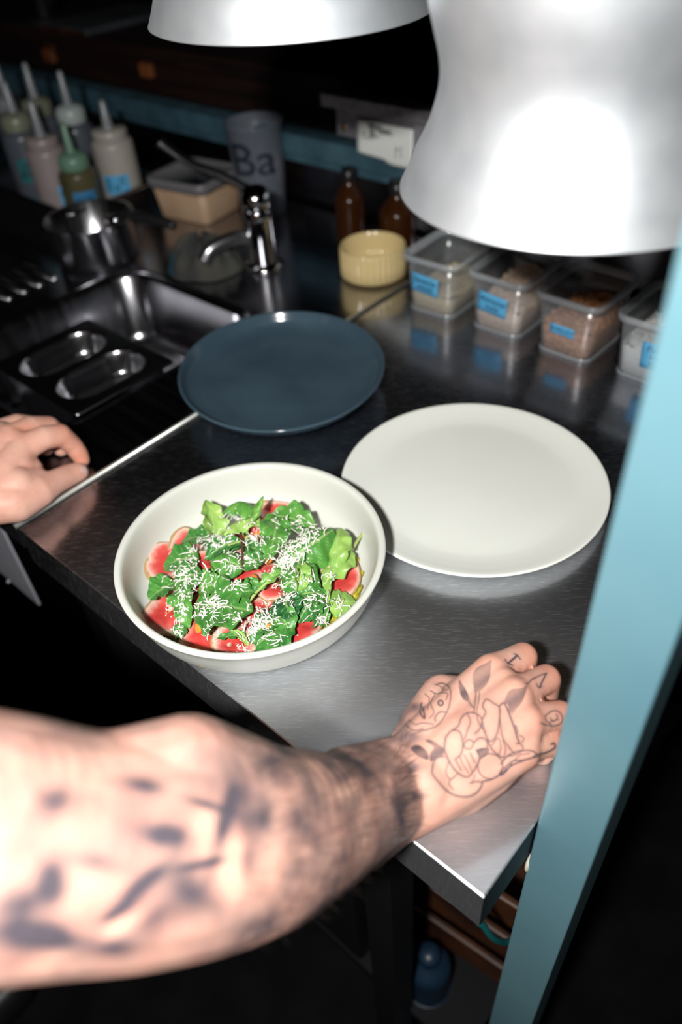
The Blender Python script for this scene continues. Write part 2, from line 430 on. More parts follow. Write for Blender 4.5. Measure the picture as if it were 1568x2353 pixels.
# drainer grooves left of the basin
bm = bmesh.new()
for k in range(7):
    y = 0.38 + 0.027 * k
    tube(bm, [Vector((-1.34, y, TOP - 0.001)) - L, Vector((-1.12, y, TOP - 0.001)) - L], 0.006, 10)
obj('drainer_rib', bm, M['pansteel'], t)['kind'] = 'stuff'
for lx in (-2.2, -1.5, -0.75):
    for ly in (0.25, 0.9):
        obj('leg', boxm(Vector((lx, ly, 0)) - L, Vector((lx + 0.035, ly + 0.035, TOP - 0.004)) - L), M['fridge'], t, False)

# ------------------------------------------------------------------ blue post, beam, bar top
t = thing('steel_post', 'light blue painted square steel post at the right front, worktop end', 'post', (-0.0615, 0.27, 0))
l = t.location
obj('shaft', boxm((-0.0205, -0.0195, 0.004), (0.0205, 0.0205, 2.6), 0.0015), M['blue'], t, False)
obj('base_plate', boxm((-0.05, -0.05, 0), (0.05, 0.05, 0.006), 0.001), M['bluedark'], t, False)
bm = bmesh.new()
sphere(bm, (-0.0205, -0.012, 0.832), 0.009, (0.35, 1, 1.6))
bmesh.ops.remove_doubles(bm, verts=bm.verts, dist=1e-5)
obj('sealant', bm, mat('old_sealant', (0.7, 0.66, 0.56), 0.6), t)

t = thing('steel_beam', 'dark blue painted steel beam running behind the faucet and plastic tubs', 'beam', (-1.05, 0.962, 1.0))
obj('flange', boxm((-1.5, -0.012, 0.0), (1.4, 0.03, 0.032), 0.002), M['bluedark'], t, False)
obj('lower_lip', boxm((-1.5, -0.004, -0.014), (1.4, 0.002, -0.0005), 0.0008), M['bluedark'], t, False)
t = thing('bar_top', 'dark stained wooden bar top above the blue beam', 'bar', (-1.05, 1.4, 1.032))
obj('front_board', boxm((-1.5, -0.41, 0.0005), (1.4, -0.38, 0.062), 0.003), M['wood'], t, False)
for u_, v0_, v1_ in ((112, 78, 145), (334, 108, 180)):
    for k0, k1 in ((0, .44), (.56, 1)):
        a_, b_ = PY(u_, v0_ + (v1_ - v0_) * k1, 0.975) - Vector(t.location), PY(u_, v0_ + (v1_ - v0_) * k0, 0.975) - Vector(t.location)
        obj('bracket', boxm((a_.x - .016, a_.y, a_.z), (a_.x + .016, a_.y + .0145, min(b_.z, .0622)), 0.003), M['amberwood'], t, False)
obj('board', boxm((-1.5, -0.428, 0.0625), (1.4, 0.95, 0.09), 0.004), M['wood'], t, False)

# ticket rail with its paper label
tl = PY(735, 213, 0.93)
t = thing('ticket_rail', 'short grey steel ticket rail screwed to the front of the wooden bar', 'ticket rail', (tl.x, 0.93, tl.z))
obj('lip', boxm((0, 0, -0.019), (0.42, 0.016, 0), 0.002), M['bracket'], t, False)
obj('cover', boxm((0.006, 0.0165, -0.004), (0.42, 0.038, 0.0), 0.001), M['bracket'], t, False)
obj('back_plate', boxm((0.016, 0.0165, -0.062), (0.42, 0.0185, -0.006), 0.0006), M['bracket'], t, False)
pp = PY(791, 293, 0.945) - Vector(t.location)
bm = bmesh.new(); sphere(bm, (pp.x, 0.0155, pp.z), 0.0055, (1, 0.45, 1)); obj('screw', bm, M['brass'], t)
a, b = PY(822, 273, 0.944), PY(952, 368, 0.944)
t = thing('paper_label', 'white printed paper label stuck on the grey ticket rail', 'label', (a.x, 0.9405, 0))
nx, nz = 14, 10
bm = bmesh.new(); W = b.x - a.x
z1, z0 = PY(822, 275, .94).z, PY(822, 349, .94).z
g = [[bm.verts.new((W * i / nx, 0.0035 - 0.002 * min(1, j / 4) - 0.004 * (1 - j / nz) ** 2, z0 + (z1 - z0) * j / nz - (0.0035 * math.sin(i / nx * 2.2) + (0.004 if i == 8 else 0) + 0.005 * (i > 8)) * (1 - j / nz))) for j in range(nz + 1)] for i in range(nx + 1)]
for i in range(nx):
    for j in range(nz): bm.faces.new((g[i][j], g[i + 1][j], g[i + 1][j + 1], g[i][j + 1]))
pl = obj('sheet', bm, M['paper'], t); mods(pl, ('SOLIDIFY', dict(thickness=0.0004, offset=0)))
bm = bmesh.new()
H = z1 - z0
def bar(x0, x1, y0, y1): box(bm, (W * x0, -0.0006, z0 + H * y0), (W * x1, 0.0010, z0 + H * y1))
for x in (0.25, 0.28, 0.32): bar(x, x + 0.012, 0.55, 0.97)
for y, x0, x1 in ((0.93, 0.2, 0.5), (0.87, 0.22, 0.46), (0.83, 0.36, 0.66), (0.78, 0.38, 0.64), (0.73, 0.42, 0.68), (0.62, 0.1, 0.2), (0.58, 0.24, 0.42), (0.5, 0.1, 0.34)):
    n = int((x1 - x0) / 0.022)
    for k in range(n): bar(x0 + k * 0.022, x0 + k * 0.022 + rnd.uniform(0.008, 0.016), y - 0.012, y + 0.016)
obj('printing', bm, mat('grey_print', (0.12, 0.13, 0.14), 0.7), t, False)
bm = bmesh.new()
for x, y0, y1 in ((0.74, 0.25, 0.42), (0.8, 0.1, 0.44), (0.70, 0.05, 0.40)): bar(x, x + 0.008, y0, y1)
obj('pen_marks', bm, M['ink'], t, False)

# ------------------------------------------------------------------ heat lamps
def heat_lamp(x, y, z, label, rz):
    t = thing('heat_lamp', label, 'heat lamp', (x, y, z), rz, 'heat lamps hanging over the worktop')
    prof = [(0.110, 0.0), (0.1085, 0.003), (0.1052, 0.010), (0.1010, 0.020), (0.0930, 0.035), (0.0878, 0.050), (0.0858, 0.062), (0.0866, 0.074), (0.0900, 0.088), (0.0940, 0.104), (0.0968, 0.125), (0.0975, 0.15),
            (0.0930, 0.18), (0.0830, 0.21), (0.066, 0.24), (0.045, 0.265), (0.030, 0.285), (0.022, 0.296), (0.018, 0.303)]
    prof = [tuple(p) for p in spline(prof, 64)]
    bm = bmesh.new(); lathe(bm, prof, 128)
    s = obj('shade', bm, [M['lamp'], M['lampin']], t)
    mods(s, ('SOLIDIFY', dict(thickness=0.0014, offset=-1, material_offset=1, material_offset_rim=0)))
    bm = bmesh.new(); lathe(bm, [(0, 0.145), (0.012, 0.145), (0.02, 0.15), (0.02, 0.25), (0, 0.25)][::-1], 24); obj('socket', bm, M['black'], t)
    bm = bmesh.new(); lathe(bm, [(0, 0.045), (0.02, 0.047), (0.038, 0.056), (0.043, 0.07), (0.038, 0.09), (0.02, 0.125), (0.013, 0.1445), (0, 0.1445)], 32); obj('bulb', bm, M['bulb'], t)
    bm = bmesh.new(); lathe(bm, [(0, 0.301), (0.019, 0.301), (0.019, 0.335), (0.008, 0.345), (0, 0.345)], 24); obj('cap', bm, M['lamp'], t)
    bm = bmesh.new()
    top = 2.6 - z
    tube(bm, [(0.006 * math.cos(k * 0.7), 0.006 * math.sin(k * 0.7), 0.343 + (top - 0.343) * k / 160) for k in range(161)], 0.0035, 8)
    obj('coiled_cord', bm, M['black'], t)
    return t
heat_lamp(-0.228, 0.468, 1.238, 'large silver heat lamp at the upper right, hanging in front of the blue post', 0.3)
heat_lamp(-0.489, 0.491, 1.309, 'silver heat lamp cut off by the top edge, left of the bigger lamp', 1.2)
# ------------------------------------------------------------------ crockery
def crock(name, label, cat, loc, prof, m, sx=1, sy=1, rz=0, wob=0.0):
    t = thing(name, label, cat, loc, rz)
    prof = [tuple(p) for p in spline(prof, 110)]
    bm = bmesh.new()
    rib = (lambda a, r, z: 1 + wob * math.cos(2 * a + 0.5) + wob * 0.6 * math.cos(3 * a + 1)) if wob else None
    lathe(bm, prof, 160, sx, sy, rib=rib)
    bmesh.ops.remove_doubles(bm, verts=bm.verts, dist=1e-6)
    bmesh.ops.recalc_face_normals(bm, faces=bm.faces)
    obj('glazed_body', bm, m, t)
    return t
# outer foot -> rim -> inside floor
BOWL = (-0.3935, 0.2855)
crock('serving_bowl', 'large white stoneware bowl holding the beef and rocket salad', 'bowl', (*BOWL, TOP),
      [(0, 0.003), (0.070, 0.003), (0.0745, 0.0005), (0.079, 0.0005), (0.088, 0.003), (0.099, 0.0075), (0.1065, 0.014), (0.1115, 0.026), (0.1155, 0.040), (0.1178, 0.0462),
       (0.1190, 0.0485), (0.1182, 0.0503), (0.1150, 0.0506), (0.1128, 0.0490), (0.1110, 0.0440), (0.1075, 0.028), (0.1035, 0.018), (0.097, 0.0115), (0.088, 0.0085), (0.06, 0.0075), (0, 0.0072)], M['whiteglaze'], wob=0.004)
PLATE = (-0.3143, 0.5155)
crock('dinner_plate', 'empty round white dinner plate behind the salad bowl', 'plate', (*PLATE, TOP),
      [(0, 0.003), (0.080, 0.003), (0.083, 0.0004), (0.087, 0.0004), (0.095, 0.003), (0.115, 0.0068), (0.130, 0.0105), (0.1335, 0.0125), (0.1337, 0.0140), (0.1322, 0.0147),
       (0.128, 0.0138), (0.120, 0.0115), (0.108, 0.0088), (0.095, 0.0075), (0.06, 0.007), (0, 0.0068)], M['plateglaze'], wob=0.002)
GREY = (-0.604, 0.535)
crock('coupe_bowl', 'empty shallow dark blue-grey bowl between the sink and the white plate', 'bowl', (*GREY, TOP),
      [(0, 0.003), (0.030, 0.003), (0.033, 0.0004), (0.038, 0.0004), (0.046, 0.0062), (0.078, 0.0068), (0.100, 0.0105), (0.1165, 0.0185), (0.1250, 0.0275), (0.1278, 0.0310), (0.1286, 0.0326),
       (0.1276, 0.0340), (0.1255, 0.0335), (0.1238, 0.0305), (0.1185, 0.0215), (0.109, 0.0165), (0.096, 0.0135), (0.075, 0.0105), (0.04, 0.0098), (0, 0.0095)], M['greyglaze'], 1.045, 0.972, math.radians(-38), wob=0.004)

# ------------------------------------------------------------------ ribbed amber cup
cp = P(859, 632, TOP)
t = thing('ribbed_tumbler', 'short ribbed amber tumbler standing left of the clear tubs', 'tumbler', (cp.x, cp.y, TOP + 0.0035))
r0 = 0.0485
bm = bmesh.new()
rib = lambda a, r, z: 1 + (0.02 * math.cos(36 * a) if (r > 0.044 and 0.002 < z < 0.0425) else 0)
lathe(bm, [(0, 0), (r0 - 0.004, 0), (r0, 0.003), (r0, 0.02), (r0, 0.041), (r0 - 0.0005, 0.0445), (r0 - 0.002, 0.045), (r0 - 0.0035, 0.0435), (r0 - 0.0045, 0.02), (r0 - 0.006, 0.007), (0, 0.006)], 240, rib=rib)
obj('glass_wall', bm, M['amberglass'], t)

# ------------------------------------------------------------------ clear tubs with labels and contents
def tub_root(loc, rz, label):
    t = thing('deli_tub', label, 'plastic tub', loc, rz, 'clear tubs in a row along the back of the worktop')
    hx0, hy0, hx1, hy1, h = 0.0345, 0.046, 0.0402, 0.0515, 0.080
    def lp(k, z, d=0.0): return rl(hx0 + (hx1 - hx0) * k - d, hy0 + (hy1 - hy0) * k - d, 0.013 - d * 0.5, z, 0, hy0, 6)
    bm = bmesh.new()
    loft(bm, [lp(0, 0.0, 0.004), lp(0, 0.0015), lp(0.3, h * .3), lp(0.6, h * .6), lp(0.88, h - 0.009)], cap0=True)
    b = obj('tub_wall', bm, M['tubclear'], t); mods(b, ('SOLIDIFY', dict(thickness=0.0008, offset=-1)))
    bm = bmesh.new()
    loft(bm, [lp(0.88, h - 0.010), lp(0.94, h - 0.0085, -0.004), lp(1, h - 0.001, -0.0045), lp(1, h, -0.0030), lp(1, h - 0.0012, 0.0005), lp(0.9, h - 0.0095, 0.0008)])
    obj('rim', bm, M['tubrim'], t)
    bm = bmesh.new(); loft(bm, [lp(0, 0.0002, -0.0012), lp(0.02, 0.0022, -0.0016), lp(0.04, 0.0042, -0.0004)])
    obj('foot_ring', bm, M['tubrim'], t)
    return t
def tub_label(t, lines, x, z, w, h, rot, size):
    lean = math.atan2(0.0055, 0.08)
    bm = bmesh.new()
    g = [[bm.verts.new(((i / 6 - .5) * w, (j / 4 - .5) * h, 0)) for j in range(5)] for i in range(7)]
    for i in range(6):
        for j in range(4): bm.faces.new((g[i][j], g[i + 1][j], g[i + 1][j + 1], g[i][j + 1]))
    s = obj('tape_label', bm, M['tape'], t)
    mods(s, ('SOLIDIFY', dict(thickness=0.0003, offset=1)))
    s.matrix_local = Matrix.Translation((x, -0.0006 - z * 0.0055 / 0.08, z)) @ Matrix.Rotation(PI / 2 + lean, 4, 'X') @ Matrix.Rotation(rot, 4, 'Z')
    me = text_mesh(lines, size, 0.00015, 0.12)
    wtx = link('handwriting', me, M['ink'], s, False)
    wtx.location = (0, 0, 0.0004)
def heap(name, label, cat, loc, m, level, bump, n, size, flat, parent_rz=0, peak=(0, 0, 0), seed=1):
    """loose food in a tub: a packed body with its visible pieces on the surface"""
    rr = random.Random(seed)
    bm = bmesh.new()
    hx0, hy0 = 0.0335, 0.045
    def lim(z): k = z / 0.08; return hx0 + 0.0057 * k - 0.0012, hy0 + 0.0055 * k - 0.0012
    def top(x, y):
        d = math.hypot((x - peak[0]) / 0.03, (y - 0.046 - peak[1]) / 0.04)
        return level + peak[2] * math.exp(-d * d) + 0.003 * mnoise.noise((x * 60, y * 60, seed))
    a, b = lim(0.003); c, d = lim(level)
    loft(bm, [rl(a, b, 0.012, 0.0025, 0, 0.046), rl(c, d, 0.012, level * .9, 0, 0.046)], cap0=True)
    nx = 18
    g = [[None] * (nx + 1) for _ in range(nx + 1)]
    for i in range(nx + 1):
        for j in range(nx + 1):
            x = (i / nx * 2 - 1); y = (j / nx * 2 - 1)
            x, y = x * math.sqrt(1 - y * y / 2 * .75), y * math.sqrt(1 - x * x / 2 * .75)
            x *= c; y *= d
            edge = max(abs(i / nx * 2 - 1), abs(j / nx * 2 - 1))
            g[i][j] = bm.verts.new((x, 0.046 + y, top(x, y) if edge < 1 else level * .88))
    for i in range(nx):
        for j in range(nx): bm.faces.new((g[i][j], g[i + 1][j], g[i + 1][j + 1], g[i][j + 1]))
    for k in range(n):
        if k % 3 == 0:                       # on the surface
            x = rr.uniform(-c, c) * 0.9; y = rr.uniform(-d, d) * 0.9
            p = Vector((x, 0.046 + y, top(x, y)))
        else:                                # against the walls
            z = rr.uniform(0.004, level)
            cx_, dy_ = lim(z)
            if rr.random() < .5: p = Vector((rr.uniform(-cx_, cx_) * .82, 0.046 - dy_ + size * .6, z))
            else: p = Vector(((cx_ - size * .6), 0.046 + rr.uniform(-dy_, dy_) * .82, z))
        q = Matrix.Translation(p) @ Matrix.Rotation(rr.uniform(0, 6.3), 4, Vector((rr.gauss(0, 1), rr.gauss(0, 1), rr.gauss(0, 1))).normalized()) @ Matrix.Diagonal((size * rr.uniform(.7, 1.3), size * flat * rr.uniform(.7, 1.2), size * flat * .8, 1))
        bmesh.ops.create_icosphere(bm, subdivisions=1, radius=0.5, matrix=q)
    o = obj(name, bm, m)
    o.location = loc; o.rotation_euler = (0, 0, parent_rz)
    return tag(o, label, cat, None, 'stuff')
tz = TOP + 0.0003
tub0 = tub_root((-0.570, 0.789, tz), 0.03, 'clear tub of pale grain with a two line blue label, beside the amber tumbler')
tubs = [tub0,
        dup(tub0, (-0.4695, 0.796, tz), 0.01, 'clear tub heaped with pale nuts, second tub right of the amber tumbler'),
        dup(tub0, (-0.370, 0.794, tz), -0.02, 'clear tub of toasted brown seeds with a small one line blue label'),
        dup(tub0, (-0.266, 0.797, tz), -0.03, 'clear tub of white salt half hidden behind the blue post')]
tub_label(tubs[0], 'Sesame\nseeds', -0.006, 0.042, 0.043, 0.027, -0.06, 0.0115)
tub_label(tubs[1], 'Almond\nnuts', -0.004, 0.040, 0.043, 0.028, -0.10, 0.0115)
tub_label(tubs[2], 'SHALLOT', -0.002, 0.036, 0.033, 0.013, -0.03, 0.0075)
tub_label(tubs[3], 'Flaky\nsea\nsalt', 0.011, 0.038, 0.034, 0.034, 0.04, 0.0105)
def at_tub(i): return tubs[i].location + Vector((0, 0, 0.0004)), tubs[i].rotation_euler.z
p, r = at_tub(0); heap('sesame_seeds', 'pale yellow grain filling the first clear tub', 'grain', p, M['grain'], 0.030, 0, 700, 0.0026, .6, r, (0.0, 0.02, 0.012), 3)
p, r = at_tub(1); heap('chopped_nuts', 'pale pinkish chopped nuts piled in the second clear tub', 'nuts', p, M['nuts'], 0.036, 0, 420, 0.0075, .55, r, (0.0, -0.005, 0.026), 4)
p, r = at_tub(2); heap('toasted_seeds', 'toasted orange-brown seeds in the third clear tub', 'seeds', p, M['seeds'], 0.040, 0, 700, 0.0068, .45, r, (0.006, 0.006, 0.012), 5)
p, r = at_tub(3); heap('sea_salt', 'white salt in the fourth clear tub beside the post', 'salt', p, M['salt'], 0.044, 0, 500, 0.004, .7, r, (0.012, 0.0, 0.02), 6)

# ------------------------------------------------------------------ gastronorm tray in the basin
t = thing('gastronorm_pan', 'dark steel pan with two long rounded wells lying in the sink basin', 'pan', (-0.862, 0.4165, BZ + 0.0045))
X, Y, ZT = 0.0985, 0.0775, 0.1135
bm = bmesh.new()
# flange and pan body
loft(bm, [rl(X - 0.036, Y - 0.012, 0.02, 0.0008), rl(X - 0.030, Y - 0.010, 0.022, 0.004), rl(X - 0.012, Y - 0.006, 0.012, ZT - 0.01), rl(X - 0.004, Y - 0.004, 0.008, ZT - 0.002)], cap0=True)
obj('outer_wall', bm, M['pansteel'], t)
bm = bmesh.new()
loft(bm, [rl(X - 0.005, Y - 0.005, 0.004, ZT - 0.004), rl(X - 0.001, Y - 0.001, 0.005, ZT - 0.003), rl(X, Y, 0.005, ZT - 0.001), rl(X - 0.001, Y - 0.001, 0.005, ZT + 0.0006), rl(X - 0.005, Y - 0.005, 0.004, ZT + 0.0002)])
obj('rolled_rim', bm, M['pansteel'], t)
# top sheet pressed into two stadium wells
n1, n2 = 132, 104
bm = bmesh.new()
def well(x, y):
    z = 0
    for cx_ in (-0.045, 0.042):
        dy = max(abs(y) - 0.026, 0)
        dd = math.hypot(x - cx_, dy)
        k = min(max((0.037 - dd) / 0.011, 0), 1)
        z = max(z, k * k * (3 - 2 * k))
    return -0.030 * z
g = [[bm.verts.new(((i / n1 * 2 - 1) * (X - 0.004), (j / n2 * 2 - 1) * (Y - 0.004), ZT + well((i / n1 * 2 - 1) * (X - 0.004), (j / n2 * 2 - 1) * (Y - 0.004)))) for j in range(n2 + 1)] for i in range(n1 + 1)]
for i in range(n1):
    for j in range(n2): bm.faces.new((g[i][j], g[i + 1][j], g[i + 1][j + 1], g[i][j + 1]))
obj('pressed_wells', bm, M['pansteel'], t)

# ------------------------------------------------------------------ faucet
fb = Vector((-0.872, 0.765, TOP))
t = thing('faucet', 'chrome single lever faucet behind the sink basin', 'faucet', fb)
bm = bmesh.new(); lathe(bm, [(0, 0.0003), (0.031, 0.0003), (0.032, 0.003), (0.030, 0.007), (0.025, 0.010)], 48); obj('base_ring', bm, M['chrome'], t)
bm = bmesh.new(); lathe(bm, [(0.0235, 0.008), (0.0235, 0.03), (0.023, 0.075), (0.0225, 0.088), (0.021, 0.091)], 48); obj('body', bm, M['chrome'], t)
bm = bmesh.new(); lathe(bm, [(0.0215, 0.0915), (0.0235, 0.095), (0.0235, 0.104), (0.021, 0.115), (0.015, 0.122), (0.006, 0.125), (0, 0.1255)], 48); cap = obj('cartridge_cap', bm, M['chrome'], t)
lv0, lv1 = PY(565, 430, 0.765) - fb, PY(368, 325, 0.725) - fb
pts = spline([lv0 + Vector((0.018, 0.004, 0.0)), lv0, lv0.lerp(lv1, 0.35) + Vector((0, 0, -0.002)), lv0.lerp(lv1, 0.68) + Vector((0, 0, -0.009)), lv0.lerp(lv1, 0.9) + Vector((0, 0, -0.004)), lv1], 28)
bm = bmesh.new(); tube(bm, pts, [0.0075 + 0.0035 * max(0, (i / 28 - .55)) for i in range(29)], 14, flat=0.7); obj('lever', bm, M['satin'], t)
bm = bmesh.new()
tube(bm, spline([(-0.008, -0.015, 0.05), (-0.016, -0.04, 0.056), (-0.028, -0.075, 0.05), (-0.034, -0.09, 0.034)], 24), 0.0105, 16); obj('spout', bm, M['satin'], t)
# crumpled cloth left of the faucet
cc = P(474, 618, TOP)
t = thing('dish_cloth', 'crumpled dark olive-grey cloth with a teal stripe, heaped left of the faucet', 'cloth', (cc.x, cc.y, TOP), 0.6)
bm = bmesh.new(); nr, na = 22, 72; rings = []
cv = None
for i in range(nr + 1):
    k = i / nr; ring = []
    for j in range(na):
        th = 2 * PI * j / na
        rad = (0.060 + 0.010 * mnoise.noise((math.cos(th) * 1.5, math.sin(th) * 1.5, 3.3))) * k
        x, y = rad * math.cos(th) * 1.05, rad * math.sin(th) * .8
        z = 0.050 * (1 - k ** 2.6) + (0.012 * mnoise.noise((x * 28, y * 28, 1)) + 0.008 * math.sin(th * 9 + 4 * k)) * math.sin(PI * min(k, .98)) + 0.0015
        ring.append(bm.verts.new((x, y, max(z, 0.0015))))
    rings.append(ring)
for r0_, r1_ in zip(rings, rings[1:]):
    for j in range(na):
        fc = bm.faces.new((r0_[j], r1_[j], r1_[(j + 1) % na], r0_[(j + 1) % na]))
        fx = sum(v.co.x for v in fc.verts) / 4
        if -0.058 < fx < -0.044: fc.material_index = 1
bmesh.ops.remove_doubles(bm, verts=bm.verts, dist=1e-5)
c = obj('fabric', bm, [M['cloth'], M['teal']], t)

# ------------------------------------------------------------------ back left: pan of squeeze bottles
c0 = P(165, 490, 0.957)
PX0, PX1, PYA, PYB = c0.x - 0.34, c0.x, c0.y, c0.y + 0.19
t = thing('bottle_pan', 'rectangular dark steel pan holding the squeeze bottles, left of the faucet', 'pan', ((PX0 + PX1) / 2, (PYA + PYB) / 2, TOP + 0.0016))
hx, hy = (PX1 - PX0) / 2, (PYB - PYA) / 2
bm = bmesh.new()
loft(bm, [rl(hx - 0.018, hy - 0.018, 0.02, 0.0005, k=8), rl(hx - 0.010, hy - 0.010, 0.026, 0.006, k=8), rl(hx - 0.004, hy - 0.004, 0.026, 0.053, k=8), rl(hx, hy, 0.024, 0.0565, k=8)], cap0=True)
b = obj('pan_wall', bm, M['pansteel'], t); mods(b, ('SOLIDIFY', dict(thickness=0.001, offset=1)))
bm = bmesh.new(); loft(bm, [rl(hx - 0.001, hy - 0.001, 0.025, 0.057, k=8), rl(hx + 0.008, hy + 0.008, 0.012, 0.0573, k=8), rl(hx + 0.009, hy + 0.009, 0.012, 0.055, k=8), rl(hx + 0.008, hy + 0.008, 0.012, 0.054, k=8)])
obj('flange', bm, M['pansteel'], t)
# where the bottles stand, kept apart and inside the pan
SPOT = {}
for px_, h_, r_ in [((118, 322), 0.13, 0.0335), ((180, 372), 0.1, 0.032), ((247, 302), 0.128, 0.036), ((184, 288), 0.15, 0.032), ((66, 272), 0.15, 0.034), ((22, 250), 0.15, 0.032), ((2, 318), 0.146, 0.034)]:
    q = P(px_[0], px_[1], 0.906 + h_); SPOT[px_] = [q.x, q.y, r_]
for _ in range(300):
    ks = list(SPOT)
    for i in range(len(ks)):
        for j in range(i):
            a_, b_ = SPOT[ks[i]], SPOT[ks[j]]
            dx, dy = a_[0] - b_[0], a_[1] - b_[1]; d = math.hypot(dx, dy) + 1e-6; g_ = a_[2] + b_[2] + 0.0025 - d
            if g_ > 0:
                for o_, sg in ((a_, .5), (b_, -.5)): o_[0] += sg * g_ * dx / d; o_[1] += sg * g_ * dy / d
    for a_ in SPOT.values():
        a_[0] = min(max(a_[0], PX0 + a_[2] + .016), PX1 - a_[2] - .016); a_[1] = min(max(a_[1], PYA + a_[2] + .014), PYB - a_[2] - .014)
SPOT = {k: (v[0], v[1]) for k, v in SPOT.items()}
def squeeze(px, label, body, cap, h=0.150, r=0.034, noz=0.062, tapem=None, tape=None, lean=0.0, capped=True, zr=0.9085):
    p = P(px[0], px[1], zr + h)
    p.x, p.y = SPOT[px]
    t = thing('squeeze_bottle', label, 'squeeze bottle', (p.x, p.y, zr), 0, 'squeeze bottles standing in the steel pan')
    bm = bmesh.new(); lathe(bm, [tuple(q) for q in spline([(0.0, 0), (r * .86, 0), (r, 0.006), (r, h * .4), (r, h * .82), (r * .93, h * .92), (r * .72, h * .97), (r * .68, h)], 40)], 40); obj('body', bm, body, t)
    bm = bmesh.new()
    if capped: lathe(bm, [(r * .74, h * .955), (r * .78, h * .965), (r * .78, h + 0.012), (r * .68, h + 0.018), (r * .4, h + 0.022), (0, h + 0.0225)], 36)
    else: lathe(bm, [(r * .80, h * .95), (r * .83, h * .96), (r * .83, h + 0.006), (r * .76, h + 0.009), (0, h + 0.0095)], 36)
    obj('cap', bm, cap, t)
    z0 = h + (0.018 if capped else 0.008)
    bm = bmesh.new(); lathe(bm, [(r * .30, z0), (r * .24, z0 + 0.008), (r * .15, z0 + noz - 0.003), (r * .10, z0 + noz), (0, z0 + noz)], 20); obj('nozzle', bm, cap if body is M['btlgreen'] else M['nozzle'], t)
    if tape:
        bm = bmesh.new(); a0, a1, z0, z1 = tape
        g = [[bm.verts.new(((r + 0.0005) * math.cos(a0 + (a1 - a0) * i / 12), (r + 0.0005) * math.sin(a0 + (a1 - a0) * i / 12), z)) for z in (z0, z1)] for i in range(13)]
        for i in range(12): bm.faces.new((g[i][0], g[i + 1][0], g[i + 1][1], g[i][1]))
        tp = obj('tape_label', bm, tapem, t)
        bm = bmesh.new(); rr = random.Random(int(px[0]))
        for row in (0.72, 0.36):
            for k in range(7):
                a = a0 + (a1 - a0) * (0.12 + 0.11 * k); zc = z0 + (z1 - z0) * row
                q = [((r + 0.0011) * math.cos(a + d), (r + 0.0011) * math.sin(a + d), zc + e) for d, e in ((-.045, -.006), (.01, -.006), (.05, .006), (0, .006))]
                if rr.random() < .85: bm.faces.new([bm.verts.new(v) for v in q])
        obj('handwriting', bm, M['ink'], tp)
    return t
A0 = math.atan2(-0.63, 0.78)      # direction from the bottles towards the front right
squeeze((118, 322), 'pale pink squeeze bottle with a clear nozzle at the front left of the pan', M['btlpink'], M['btlpink'], 0.130, 0.0335, 0.055, M['tape'], (A0 - 0.5 + 0.75, A0 + 1.3, 0.02, 0.065), capped=False)
squeeze((180, 372), 'squeeze bottle of dark olive liquid with a green cap, front of the pan', M['btlgreen'], M['capgreen'], 0.100, 0.032, 0.048, M['tapedark'], (A0 - 0.35, A0 + 0.85, 0.022, 0.066))
squeeze((247, 302), 'fat off-white squeeze bottle at the right end of the pan', M['btlwhite'], M['btlwhite'], 0.128, 0.036, 0.045, M['tape'], (A0 - 0.75, A0 + 0.5, 0.038, 0.070), capped=False)
squeeze((184, 288), 'squeeze bottle with a bright white cap behind the green capped one', M['btlgrey'], M['capwhite'], 0.150, 0.032, 0.055)
squeeze((66, 272), 'clear squeeze bottle with a yellowed cap and bent clear nozzle, behind the pink one', M['btlgrey'], M['capyellow'], 0.150, 0.034, 0.058)
squeeze((22, 250), 'clear squeeze bottle at the back left of the pan, with a clear cap', M['btlgrey'], M['nozzle'], 0.150, 0.032, 0.062)
squeeze((2, 318), 'clear squeeze bottle with a yellow cap, cut off by the left edge of the photo', M['btlgrey'], M['capyellow'], 0.146, 0.034, 0.050, M['tealcable'], (A0 - 0.4, A0 + 0.5, 0.06, 0.1))

# saucepan in front of the bottle pan
sc = P(228, 580, TOP)
t = thing('saucepan', 'small steel saucepan with a dark handle, right in front of the bottle pan', 'saucepan', (sc.x + 0.020, sc.y - 0.012, TOP))
bm = bmesh.new(); lathe(bm, [(0, 0.0005), (0.061, 0.0005), (0.065, 0.004), (0.0675, 0.012), (0.0685, 0.066), (0.071, 0.069), (0.0705, 0.0705), (0.0675, 0.069), (0.0665, 0.012), (0.061, 0.006), (0, 0.005)], 72)
obj('pan_body', bm, M['pansteel'], t)
h0, h1 = P(262, 505, 0.955) - Vector(t.location), P(402, 520, 0.955) - Vector(t.location)
bm = bmesh.new(); tube(bm, spline([h0 + Vector((0, 0, -0.004)), h0.lerp(h1, .3) + Vector((0, 0, 0.008)), h0.lerp(h1, .65) + Vector((0, 0, 0.008)), h1], 20), [0.006 + 0.003 * math.sin(i / 20 * PI) for i in range(21)], 14); hd = obj('handle', bm, M['black'], t)
bm = bmesh.new()
d = (h1 - h0).normalized(); tube(bm, [h0 - d * 0.012, h0 + d * 0.012], 0.0085, 14); obj('bracket', bm, M['chrome'], hd)

